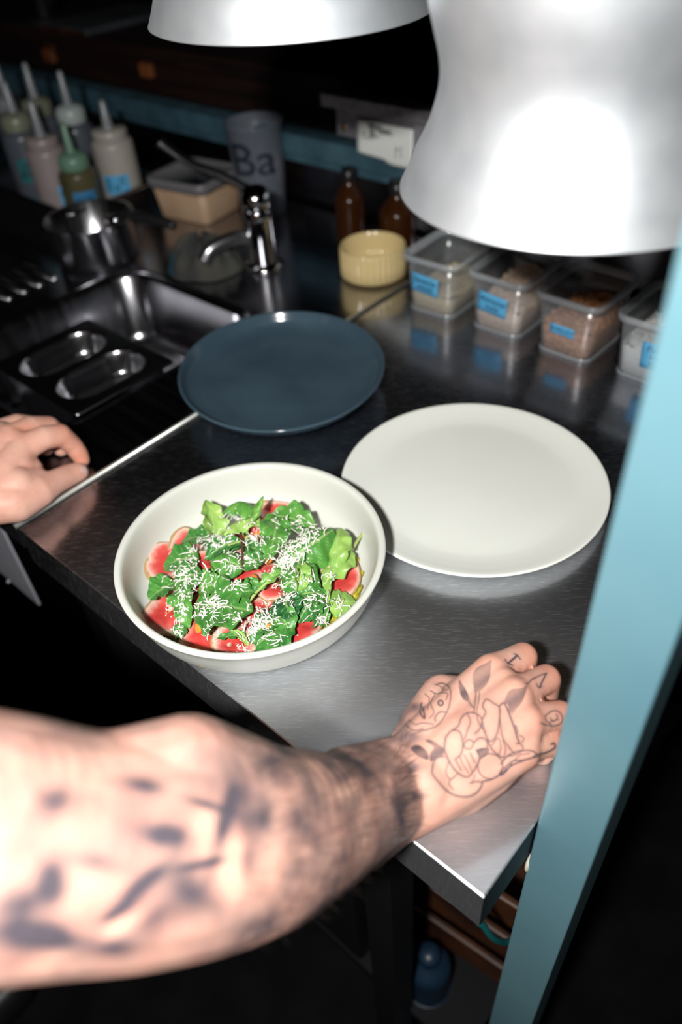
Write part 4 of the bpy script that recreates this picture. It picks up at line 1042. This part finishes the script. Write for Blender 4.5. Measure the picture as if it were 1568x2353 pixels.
seg(bm, [(rW_p, .0195), (rW_p.lerp(r_pmcp, .5), .0165), (r_pmcp, .0130)])
seg(bm, [(rW_i.lerp(r_mmcp, .45), .0170), (r_imcp.lerp(r_mmcp, .5), .0128)])
seg(bm, [(rW_p.lerp(r_rmcp, .45), .0165), (r_rmcp.lerp(r_pmcp, .5), .0122)])
seg(bm, [(P(1003, 1828, .934), .0178), (P(1066, 1808, .933), .0180), (P(1130, 1770, .936), .0158), (P(1186, 1728, .942), .0126)])
seg(bm, [(rW_p, .0195), (P(1060, 1795, .940), .0190), (P(1130, 1755, .944), .0160), (r_pmcp, .0132)])   # heel of the hand
seg(bm, [(P(985, 1800, .930), .019), (P(1100, 1720, .934), .018), (P(1150, 1640, .940), .016)])                                     # palm
def finger(mcp, pip, r0, r1, r2, curl, ztip, back, dz=-.024, inw=Vector((0, 0, 0))):
    dip = pip + fwd_h * curl + inw + Vector((0, 0, dz))
    tip = dip - fwd_h * back + Vector((0, 0, ztip - dip.z))
    seg(bm, [(mcp, r0), (mcp.lerp(pip, .55) + Vector((0, 0, .0012)), r1 * .98), (pip, r1), (dip, r2), (tip, r2 * .92)])
finger(r_imcp, r_ipip, .0138, .0109, .0095, .003, .911, .013)
finger(r_mmcp, r_mpip, .0133, .0107, .0096, .003, .911, .014)
finger(r_rmcp, r_rpip, .0126, .0104, .0095, .003, .912, .013, -.022)
finger(r_pmcp, r_ppip, .0118, .0092, .0084, .000, .914, .012, -.012, Vector((-.009, .011, 0)))
# thumb folded along the side and under the palm
seg(bm, [(P(950, 1725, .937), .0185), (P(985, 1650, .936), .0175), (P(1017, 1600, .932), .0165), (P(1075, 1595, .922), .0132), (P(1125, 1605, .914), .0108)])
seg(bm, [(P(1000, 1680, .940), .017), (P(1060, 1610, .946), .0150), (P(1110, 1560, .952), .0130)])                                    # web
# --- right forearm: wrist -> elbow -> shoulder
fa = [(P(957, 1800, .944), .0290), (PD(905, 1818, .505), .0300), (PD(840, 1847, .482), .0335), (PD(760, 1880, .452), .0375), (PD(690, 1900, .430), .0425), (PD(590, 1925, .402), .0475),
      (PD(480, 1932, .384), .0520), (PD(330, 1944, .368), .0535), (PD(170, 1948, .354), .0535), (PD(0, 1938, .342), .0568), (PD(-150, 1930, .335), .0590)]
chain(bm, fa)
seg(bm, [(rW_i, .0205), (PD(880, 1775, .508), .0215), (PD(800, 1815, .478), .027)])
seg(bm, [(rW_p, .0195), (PD(900, 1870, .500), .0210), (PD(820, 1905, .474), .026)])
seg(bm, [(PD(620, 1850, .405), .030), (PD(430, 1800, .378), .034), (PD(280, 1830, .365), .032)])     # bulge on the thumb side
elbow = PD(-150, 1930, .335)
shR, shL = Vector((-.43, -.22, 1.37)), Vector((-.83, -.22, 1.37))
seg(bm, [(elbow, .058), (elbow.lerp(shR, .3), .056), (elbow.lerp(shR, .65), .062), (shR, .066)])
# --- left hand resting on the rim of the sink
lW = [(P(-45, 1150, .938), .0215), (P(-60, 1105, .945), .022), (P(-75, 1060, .940), .021)]
l_i, l_m, l_r, l_p = P(52, 1030, .952), P(22, 1006, .958), P(-8, 995, .955), P(-35, 1000, .948)
seg(bm, [lW[0], (lW[0][0].lerp(l_i, .55), .0190), (l_i, .0152)])
seg(bm, [lW[1], (lW[1][0].lerp(l_m, .55), .0185), (l_m, .0150)])
seg(bm, [lW[1], (lW[1][0].lerp(l_r, .55), .0175), (l_r, .0142)])
seg(bm, [lW[2], (lW[2][0].lerp(l_p, .55), .0165), (l_p, .0130)])
seg(bm, [(l_i, .0150), (l_m, .0148), (l_r, .0140), (l_p, .0128)])
seg(bm, [(P(-20, 1100, .936), .022), (P(40, 1075, .940), .0205), (P(66, 1080, .934), .0150)])                            # palm and web
seg(bm, [(l_i, .0148), (P(100, 1006, .953), .0128), (P(138, 1000, .946), .0126), (P(166, 1022, .929), .0108), (P(182, 1043, .917), .0100), (P(188, 1056, .911), .0088)])
seg(bm, [(l_m, .0142), (P(72, 982, .955), .0124), (P(112, 981, .944), .0120), (P(140, 1000, .924), .0103), (P(140, 1030, .912), .0092)])
seg(bm, [(l_r, .0136), (P(40, 975, .952), .0116), (P(72, 978, .942), .0112), (P(105, 1000, .922), .0098), (P(105, 1030, .912), .0088)])
seg(bm, [(l_p, .0122), (P(0, 992, .944), .0104), (P(26, 999, .936), .0100), (P(62, 1018, .920), .0088), (P(68, 1040, .911), .0080)])
seg(bm, [(P(-30, 1160, .930), .0215), (P(35, 1155, .926), .0205), (P(88, 1128, .924), .0172), (P(125, 1108, .920), .0132), (P(156, 1093, .9150), .0120), (P(177, 1085, .9125), .0106), (P(184, 1083, .912), .0094)])
seg(bm, [(P(-30, 1130, .936), .021), (P(40, 1115, .936), .020), (P(80, 1105, .928), .0155)])
elL = Vector((-.88, .0, 1.10))
seg(bm, [(P(-60, 1105, .942), .0285), (P(-110, 1100, .955), .029), (P(-60, 1105, .942).lerp(elL, .45), .038), (P(-60, 1105, .942).lerp(elL, .75), .046), (elL, .046), (elL.lerp(shL, .4), .052), (shL, .064)])
# --- trunk, neck, head and legs (outside the frame)
chest = Vector((-.63, -.24, 1.27))
for a, ra, b, rb in ((shR, .066, shL, .066), (Vector((-.63, -.23, 1.36)), .08, Vector((-.63, -.23, 1.33)), .08), (Vector((-.63, -.22, 1.38)), .07, Vector((-.63, -.18, 1.52)), .056)):
    capsule(bm, a, b, ra, rb, 24)
hc = Vector((-.625, -.14, 1.605))
sphere(bm, hc + Vector((0, -.02, .03)), .1, (.78, .98, 1.02), 24, 16); sphere(bm, hc + Vector((0, .015, -.045)), .075, (.82, .95, 1.0), 24, 16)
capsule(bm, hc + Vector((0, .078, .012)), hc + Vector((0, .098, -.022)), .009, .014); 
for s in (-1, 1):
    sphere(bm, hc + Vector((s * .079, -.015, -.005)), .028, (.35, .7, 1.1)); sphere(bm, hc + Vector((s * .031, .068, .015)), .016)
capsule(bm, hc + Vector((-.02, .076, -.055)), hc + Vector((.02, .076, -.055)), .009, .009)

person = thing('person', 'person with a tattooed right arm, both hands resting on the steel counter', 'person', (-.63, -.24, 0))
inv = person.location
skin = mat('skin', (0.66, 0.38, 0.28), 0.5, 0.0, 0.3)
body = obj('body', bm, skin)
VOX = 0.0016
mods(body, ('REMESH', dict(mode='VOXEL', voxel_size=VOX, use_smooth_shade=True)), ('SMOOTH', dict(factor=0.5, iterations=8)))
bake(body)
me = body.data
# finer faces where the tattoo lines lie
def hand_mask(co):
    u, v = proj(co)
    return (u > 900) & (u < 1320) & (v > 1450) & (v < 1930) & (co[:, 2] > .925) & (co[:, 1] > .15) & (co[:, 0] > -.3)
bm = bmesh.new(); bm.from_mesh(me)
bm.verts.ensure_lookup_table()
co = np.array([v.co for v in bm.verts]); no = np.array([v.normal for v in bm.verts])
hm = hand_mask(co) & (((np.array(CAM) - co) * no).sum(1) > -0.05)
es = [e for e in bm.edges if hm[e.verts[0].index] and hm[e.verts[1].index]]
bmesh.ops.subdivide_edges(bm, edges=es, cuts=3, use_grid_fill=True)
bm.to_mesh(me); bm.free()

n = len(me.vertices)
co = np.empty(n * 3, np.float32); me.vertices.foreach_get('co', co); co = co.reshape(-1, 3).astype(float)
no = np.empty(n * 3, np.float32); me.vertices.foreach_get('normal', no); no = no.reshape(-1, 3).astype(float)
U, V_ = proj(co)
front = (((np.array(CAM) - co) * no).sum(1) > 0) & (co[:, 1] > -.02) & (co[:, 0] > -.45) & (co[:, 0] < .05)

# ---- tattoo drawing on the back of the right hand (drawn in a 1568 px grid: x = 850 + .3508 X, y = 1440 + .3508 Y)
def D2(pts, closed=False, n=None):
    p = [(850 + .3508 * x, 1440 + .3508 * y) for x, y in pts]
    if closed: p = p + [p[0]]
    return np.array(spline(p, max(8, len(p) * 5)))
LINES = [  # flower outline, petals, fruit, leaves, letters; (points, width)
    ([(500, 720), (490, 800), (520, 880), (570, 950), (640, 985), (690, 930), (720, 860), (700, 810)], 8),
    ([(500, 720), (540, 680), (590, 690), (610, 760), (600, 830), (560, 870)], 7),
    ([(540, 680), (580, 650), (600, 600), (640, 565), (700, 570), (735, 610), (720, 670), (690, 700)], 7),
    ([(640, 570), (660, 620), (640, 680), (620, 740)], 6), ([(700, 575), (720, 640), (760, 690)], 6),
    ([(735, 610), (760, 560), (740, 520), (765, 475), (810, 500), (850, 530), (850, 600), (835, 700), (800, 750), (770, 730), (745, 660), (735, 610)], 7),
    ([(850, 520), (880, 500), (910, 560), (940, 640), (965, 720), (980, 760), (965, 765)], 9), ([(850, 530), (855, 620), (870, 720), (920, 800), (950, 830)], 6),
    ([(980, 760), (1005, 790), (990, 820), (950, 840), (900, 850)], 6), ([(980, 710), (1010, 730), (1000, 760)], 5),
    ([(620, 760), (650, 740), (680, 760), (660, 800), (620, 790), (620, 760)], 6), ([(680, 760), (720, 730), (760, 740), (770, 790), (720, 810)], 7),
    ([(590, 850), (610, 900), (650, 960)], 5), ([(620, 840), (650, 900), (670, 950)], 5), ([(660, 830), (690, 890)], 6), ([(560, 870), (600, 940)], 6),
    ([(770, 740), (800, 800), (840, 840), (880, 860)], 7), ([(800, 780), (840, 730), (860, 790), (840, 850)], 5), ([(870, 740), (890, 800), (880, 860)], 5),
    ([(415, 900), (410, 960), (445, 1010), (500, 1070), (560, 1105), (630, 1115), (690, 1095), (730, 1050), (740, 1015)], 8),
    ([(415, 900), (440, 860), (490, 850)], 6), ([(520, 880), (500, 950), (530, 1000), (580, 960)], 5), ([(580, 960), (520, 1020), (550, 1070)], 5), ([(660, 1025), (700, 1015), (740, 1020)], 7), ([(690, 970), (680, 1000), (660, 1030)], 5),
    ([(740, 1015), (800, 1000), (850, 970), (930, 910), (1000, 880), (1060, 860), (1110, 850)], 9), ([(860, 900), (900, 850), (960, 820), (1040, 810), (1090, 830), (1060, 860), (1000, 875), (940, 880), (880, 930)], 8),
    ([(940, 880), (990, 840), (1050, 830)], 5), ([(1090, 840), (1140, 830), (1190, 810), (1215, 790), (1210, 765), (1190, 770)], 12), ([(870, 930), (850, 970), (880, 960), (930, 900)], 10),
    ([(680, 570), (690, 500), (695, 440), (690, 420)], 6), ([(700, 560), (715, 480), (720, 430)], 5), ([(650, 490), (670, 520), (690, 530)], 6),
    ([(1025, 375), (1045, 365), (1060, 345)], 7),
    ([(430, 380), (470, 370), (510, 385), (530, 420), (525, 500), (500, 570), (450, 640), (390, 670), (320, 690), (260, 720)], 6), ([(430, 620), (430, 590), (460, 560), (500, 560)], 6), ([(340, 500), (330, 560), (360, 600), (350, 540), (330, 510)], 10),
    ([(400, 420), (440, 440), (480, 420), (460, 390), (440, 380)], 5), ([(430, 440), (400, 500), (420, 560), (390, 600)], 5), ([(470, 430), (510, 440), (500, 480)], 5), ([(480, 390), (500, 420), (520, 400)], 4), ([(360, 440), (390, 470), (380, 540)], 4),
    ([(260, 610), (300, 640), (350, 630), (420, 640)], 5), ([(240, 650), (290, 680), (350, 670)], 6),
    # knuckle letters: I, V, leaf
    ([(966, 190), (936, 216), (908, 240)], 15), ([(948, 178), (968, 188), (986, 212)], 8), ([(888, 216), (905, 240), (936, 252)], 8),
    ([(1068, 345), (1110, 322), (1158, 305)], 7), ([(1158, 305), (1135, 350), (1112, 400)], 10), ([(1092, 375), (1108, 398), (1128, 392)], 6), ([(1062, 350), (1075, 335)], 6),
    ([(1150, 585), (1190, 555), (1235, 555), (1262, 590), (1255, 630), (1215, 650), (1165, 645), (1122, 632)], 7), ([(1150, 585), (1160, 620), (1190, 640)], 6), ([(1185, 600), (1200, 620), (1230, 600), (1225, 575)], 6), ([(1170, 630), (1200, 615), (1240, 610)], 5)]
FILLS = [  # solid dark leaves; (polygon, strength)
    ([(585, 340), (610, 380), (640, 430), (655, 480), (640, 490), (605, 465), (585, 400)], .85),
    ([(797, 215), (760, 240), (700, 270), (675, 320), (680, 390), (700, 430), (750, 400), (785, 340), (795, 270)], .62),
    ([(1038, 378), (1000, 400), (930, 410), (895, 450), (880, 500), (905, 510), (915, 560), (960, 540), (1005, 480)], .7),
    ([(265, 795), (310, 775), (370, 810), (385, 870), (330, 855), (290, 825)], .85), ([(360, 745), (400, 740), (450, 770), (485, 800), (480, 845), (440, 860), (400, 885), (395, 830), (420, 790)], .75),
    ([(700, 805), (740, 795), (785, 800), (770, 840), (735, 860), (720, 850)], .9), ([(940, 640), (965, 650), (975, 700), (955, 700)], .8), ([(905, 540), (930, 575), (960, 540), (1000, 470), (960, 500)], .5)]
CIRC = [((790, 915), 82, 7), ((465, 500), 16, 12)]
ink = np.zeros(n)
hid = np.where(front & (U > 905) & (U < 1325) & (V_ > 1455) & (V_ < 1915))[0]
hu, hv = U[hid], V_[hid]
acc = np.zeros(len(hid))
for pts, wd in LINES:
    p = D2(pts); w = wd * .3508 / 2
    d = np.full(len(hid), 1e9)
    for (x0, y0), (x1, y1) in zip(p, p[1:]):
        dx, dy = x1 - x0, y1 - y0; L2 = dx * dx + dy * dy + 1e-9
        t = np.clip(((hu - x0) * dx + (hv - y0) * dy) / L2, 0, 1)
        d = np.minimum(d, np.hypot(hu - x0 - t * dx, hv - y0 - t * dy))
    acc = np.maximum(acc, np.maximum(.9 * np.clip((w + 1.0 - d) / 1.6, 0, 1), .20 * np.exp(-(d / 6.5) ** 2) * (wd > 5)))
for (c, r, wd) in CIRC:
    d = np.abs(np.hypot(hu - 850 - .3508 * c[0], hv - 1440 - .3508 * c[1]) - r * .3508)
    acc = np.maximum(acc, .85 * np.clip((wd * .1754 + 1 - d) / 1.6, 0, 1))
for pts, st in FILLS:
    p = D2(pts, True); inside = np.zeros(len(hid), bool); x0, y0 = p[-1]
    for x1, y1 in p:
        c = ((y1 > hv) != (y0 > hv)) & (hu < (x0 - x1) * (hv - y1) / (y0 - y1 + 1e-12) + x1)
        inside ^= c; x0, y0 = x1, y1
    acc = np.maximum(acc, inside * st * (0.85 + 0.15 * np.sin(hu * .09 + hv * .13)))
ink[hid] = acc
# ---- shaded sleeve tattoo on the forearm: dark patches and the bare patches between them
arm = np.where((co[:, 1] > -.2) & (co[:, 0] > -.32) & (U < 1000) & (co[:, 2] > .915) & (co[:, 0] < 0.0))[0]
au, av = U[arm], V_[arm]
t = np.clip((au - 500) / 70, 0, 1)
base = .47 + .36 * t
ww = np.array([mnoise.turbulence(Vector(c) * 36, 3, False) for c in co[arm]])
ww2 = np.array([mnoise.noise(Vector(c) * 70) for c in co[arm]])
base = base + (.25 + .3 * t) * (ww - .55) + .16 * ww2 * t
def blob(u, v, ru, rv, rot, val):
    c, s = math.cos(rot), math.sin(rot)
    x = (au - u) * c + (av - v) * s; y = -(au - u) * s + (av - v) * c
    k = np.exp(-((x / ru) ** 2 + (y / rv) ** 2) * .8)
    return k * val
Z7 = lambda x, y: (x / 1.568, 1600 + y / 1.568)
for (x, y), ru, rv, rot, val in ((( 200, 380), 42, 34, 0, .45), ((520, 320), 45, 16, .2, .42), ((600, 500), 46, 24, .1, .62), ((800, 480), 16, 70, .25, .6), ((750, 600), 50, 10, -.2, .6),
        ((740, 390), 40, 9, .3, .5), ((190, 660), 30, 44, 0, .6), ((500, 690), 60, 15, -.7, .75), ((420, 780), 40, 12, -.5, .65), ((80, 740), 70, 34, -.1, .4), ((60, 860), 80, 40, 0, .5), ((200, 870), 50, 25, .2, .5), ((560, 780), 70, 40, -.5, .45),
        ((350, 600), 60, 20, .2, .3), ((680, 700), 70, 40, .6, .4), ((380, 900), 60, 24, 0, .5), ((880, 600), 22, 50, 0, .35), ((870, 380), 30, 60, 0, .25), ((950, 450), 22, 30, 0, .25),
        ((1500, 350), 18, 60, -.2, .4), ((1260, 300), 36, 16, -.3, .4), ((1180, 260), 18, 24, 0, .3),
        ((1250, 330), 28, 16, -.6, -.62), ((1280, 310), 14, 22, 0, -.3), ((1145, 255), 22, 10, .5, -.45), ((1325, 395), 12, 30, .3, -.5), ((1400, 330), 8, 34, 0, -.4), ((1060, 340), 16, 26, .3, -.35), ((1010, 420), 16, 26, .2, -.25),
        ((840, 660), 26, 40, 0, -.6), ((850, 560), 16, 34, .2, -.5), ((740, 500), 34, 50, 0, -.35), ((450, 820), 60, 16, -.6, -.5), ((160, 960), 50, 16, -.3, -.4), ((1100, 560), 20, 14, 0, -.25), ((1220, 500), 18, 10, 0, -.2)):
    u, v = Z7(x, y); base += blob(u, v, ru, rv, rot, val) * (1.25 if val > 0 else 1.1)
# the sleeve ends in a ragged line at the wrist
edge = np.clip((968 + 14 * np.sin(av * .09) + 5 * np.sin(av * .19) - au) / 40 + .2, 0, 1)
ink[arm] = np.maximum(ink[arm], np.clip(base, 0, .93) * edge)
set_attr(me, 'ink', ink)
# redder skin at the knuckles, fingers and heel of the hand
red = np.zeros(n)
for p, r in [(q, .016) for q in (r_ipip, r_mpip, r_rpip, r_ppip)] + [(q, .015) for q in (r_imcp, r_mmcp, r_rmcp, r_pmcp)] + [(P(940, 1860, .93), .025), (P(975, 1840, .94), .02)] + \
        [(P(160, 1015, .93), .026), (P(50, 1010, .955), .020), (P(140, 1000, .945), .02), (P(185, 1050, .915), .018), (P(112, 975, .945), .016), (P(120, 1110, .92), .012)]:
    d = np.linalg.norm(co - np.array(p), axis=1); red = np.maximum(red, np.clip(1.25 - d / r, 0, 1) ** 1.3)
set_attr(me, 'flush', red)
nt, b, N = nodes(skin)
nz = N('ShaderNodeTexNoise', in_Scale=55.0, in_Detail=5.0); nt.links.new(coords(nt), nz.inputs['Vector'])
base = ramp(nt, nz.outputs['Fac'], [(.3, (.69, .355, .275)), (.7, (.77, .455, .355))])
fa_ = N('ShaderNodeAttribute', attribute_name='flush'); m1 = N('ShaderNodeMixRGB', in_Color2=(.66, .22, .13, 1))
mm_ = N('ShaderNodeMath', operation='MULTIPLY', in_1=.75); nt.links.new(fa_.outputs['Fac'], mm_.inputs[0]); nt.links.new(mm_.outputs[0], m1.inputs['Fac'])
nt.links.new(base, m1.inputs['Color1'])
ia = N('ShaderNodeAttribute', attribute_name='ink'); m2 = N('ShaderNodeMixRGB', in_Color2=(.032, .042, .066, 1))
nt.links.new(ia.outputs['Fac'], m2.inputs['Fac']); nt.links.new(m1.outputs['Color'], m2.inputs['Color1']); nt.links.new(m2.outputs['Color'], b.inputs['Base Color'])
cr = N('ShaderNodeTexNoise', in_Scale=420.0, in_Detail=3.0); nt.links.new(coords(nt), cr.inputs['Vector'])
bp = N('ShaderNodeBump', in_Strength=0.18, in_Distance=0.0012); nt.links.new(cr.outputs['Fac'], bp.inputs['Height']); nt.links.new(bp.outputs['Normal'], b.inputs['Normal'])
b.inputs['Subsurface Weight'].default_value = 0.2; b.inputs['Subsurface Radius'].default_value = (.007, .002, .001); b.inputs['Subsurface Scale'].default_value = 1.0
body.parent = person; body.matrix_parent_inverse = Matrix.Translation(-inv)
body.data.polygons.foreach_set('use_smooth', [True] * len(body.data.polygons))

# left thumbnail and index nail, lying on the skin
near = (co[:, 0] < -.55) & (co[:, 2] < 1.0) & (co[:, 1] > .15)
ls = np.empty(len(me.polygons), int); me.polygons.foreach_get('loop_start', ls); lv = np.empty(len(me.loops), int); me.loops.foreach_get('vertex_index', lv)
tree = BVHTree.FromPolygons([Vector(c) for c in co], [tuple(me.polygons[i].vertices) for i in np.where(near[lv[ls]])[0]])
def nail(name, u, v, z, du, dv, wu, wv):
    bm = bmesh.new(); g = []
    for i in range(9):
        row = []
        for j in range(9):
            a, c = i / 4 - 1, j / 4 - 1
            a, c = a * math.sqrt(1 - c * c / 2), c * math.sqrt(1 - a * a / 2)
            uu, vv = u + a * du[0] * wu + c * dv[0] * wv, v + a * du[1] * wu + c * dv[1] * wv
            d = ray(uu, vv).normalized(); h, nn, _, _ = tree.ray_cast(CAM, d)
            if h is None: h = P(uu, vv, z); nn = -d
            row.append(bm.verts.new(h + nn * .0004))
        g.append(row)
    for i in range(8):
        for j in range(8): bm.faces.new((g[i][j], g[i + 1][j], g[i + 1][j + 1], g[i][j + 1]))
    o = obj(name, bm, M['nail'], person); mods(o, ('SOLIDIFY', dict(thickness=.0005, offset=0)))
    o.matrix_parent_inverse = Matrix.Translation(-inv)
nail('thumbnail', 193, 1079, .92, (.55, .83), (.83, -.5), 10.5, 7)

# arm hair: short dark strands on the right forearm and a few on the left wrist
rr = random.Random(3)
bm = bmesh.new()
cand = np.where((co[:, 1] > .05) & (co[:, 1] < .24) & (co[:, 0] > -.26) & (co[:, 2] > .93) & (U > 560) & (U < 985) & (V_ > 1640))[0]
ax_arm = (P(957, 1800, .944) - elbow).normalized()
for k in range(1900):
    i_ = int(cand[rr.randrange(len(cand))]); c = Vector(co[i_]); nn = Vector(no[i_])
    uu, vv = proj(np.array(c)[None])
    if uu[0] > 940 or uu[0] > 880 and rr.random() < .6: continue
    d = (ax_arm * .75 + nn * .38 + Vector((rr.gauss(0, .3), rr.gauss(0, .3), rr.gauss(0, .25)))).normalized()
    s = d.cross(nn).normalized(); L_ = rr.uniform(.006, .015); w_ = .00006
    a0, a1, a2 = c, c + d * L_ * .5 + nn * .0006, c + d * L_ - nn * .0008
    q = [bm.verts.new(v) for v in (a0 - s * w_, a0 + s * w_, a1 - s * w_, a1 + s * w_, a2)]
    bm.faces.new((q[0], q[1], q[3], q[2])); bm.faces.new((q[2], q[3], q[4]))
hr = obj('arm_hair', bm, M['hairdark'], person); hr['kind'] = 'stuff'; hr.matrix_parent_inverse = Matrix.Translation(-inv)

# clothing and hair
def garment(name, parts, m, vox, cut=None, zcut=None):
    bm = bmesh.new()
    for a, ra, b_, rb in parts: capsule(bm, a, b_, ra, rb, 20)
    o = obj(name, bm, m); mods(o, ('REMESH', dict(mode='VOXEL', voxel_size=vox)), ('SMOOTH', dict(factor=.5, iterations=4))); bake(o)
    o.data.polygons.foreach_set('use_smooth', [True] * len(o.data.polygons))
    o.parent = person; o.matrix_parent_inverse = Matrix.Translation(-inv)
    return o
V3 = Vector
garment('shirt', [(shR, .078, shL, .078), (shR + V3((-.06, 0, -.06)), .112, V3((-.55, -.24, .95)), .112), (shL + V3((.06, 0, -.06)), .112, V3((-.71, -.24, .95)), .112), (V3((-.63, -.23, 1.3)), .134, V3((-.63, -.24, .95)), .13),
                  (shR, .078, shR.lerp(elbow, .42), .071), (shL, .076, shL.lerp(elL, .45), .066)], M['shirt'], .008)
garment('trousers', [(V3((-.54, -.24, .93)), .108, V3((-.53, -.24, .5)), .078), (V3((-.53, -.24, .5)), .078, V3((-.53, -.27, .12)), .062), (V3((-.72, -.24, .93)), .108, V3((-.73, -.24, .5)), .078), (V3((-.73, -.24, .5)), .078, V3((-.73, -.27, .12)), .062)], M['shirt'], .01)
garment('hair', [(hc + V3((0, -.045, .045)), .090, hc + V3((0, -.02, .06)), .088), (hc + V3((0, -.06, .0)), .078, hc + V3((0, -.05, -.04)), .06), (hc + V3((0, .03, .09)), .045, hc + V3((0, -.02, .1)), .06)], M['hairdark'], .006)
for x in (-.53, -.73): garment('shoe', [(V3((x, -.285, .05)), .05, V3((x, -.11, .042)), .041)], M['black'], .008)
# ------------------------------------------------------------------ camera and light
cd = bpy.data.cameras.new('camera'); cam = bpy.data.objects.new('camera', cd); C.objects.link(cam)
cd.sensor_fit = 'VERTICAL'; cd.sensor_height = 36.0; cd.lens = FPX * 36.0 / 2353.0
right, down, fwd = (Vector(r) for r in R)
m3 = Matrix((right, -down, -fwd)).transposed()
cam.matrix_world = Matrix.Translation(CAM) @ m3.to_4x4()
cd.clip_start = 0.01
cd.dof.use_dof = True; cd.dof.focus_distance = 0.615; cd.dof.aperture_fstop = 2.7; cd.dof.aperture_blades = 9
S.camera = cam
# the flash of the photographer, held just left of the lens
ld = bpy.data.lights.new('camera_flash', 'AREA'); ld.shape = 'RECTANGLE'; ld.size = 0.055; ld.size_y = 0.035
ld.energy = FLASH; ld.color = (1.0, 0.985, 0.95); ld.spread = math.radians(170)
fl = bpy.data.objects.new('camera_flash', ld); C.objects.link(fl)
fl.matrix_world = Matrix.Translation(CAM - right * 0.15 - down * 0.02 - fwd * 0.20) @ m3.to_4x4()
w = bpy.data.worlds.new('dim_kitchen'); S.world = w; w.use_nodes = True
w.node_tree.nodes['Background'].inputs['Color'].default_value = (0.5, 0.6, 0.9, 1)
w.node_tree.nodes['Background'].inputs['Strength'].default_value = 0.01
S.view_settings.view_transform = 'Standard'; S.view_settings.look = 'None'; S.view_settings.gamma = 1.0
S.view_settings.exposure = EXPO; S.view_settings.use_curve_mapping = False
S.cycles.use_denoising = True
S.cycles.max_bounces = 10; S.cycles.transparent_max_bounces = 24
S.cycles.sample_clamp_indirect = 4.0
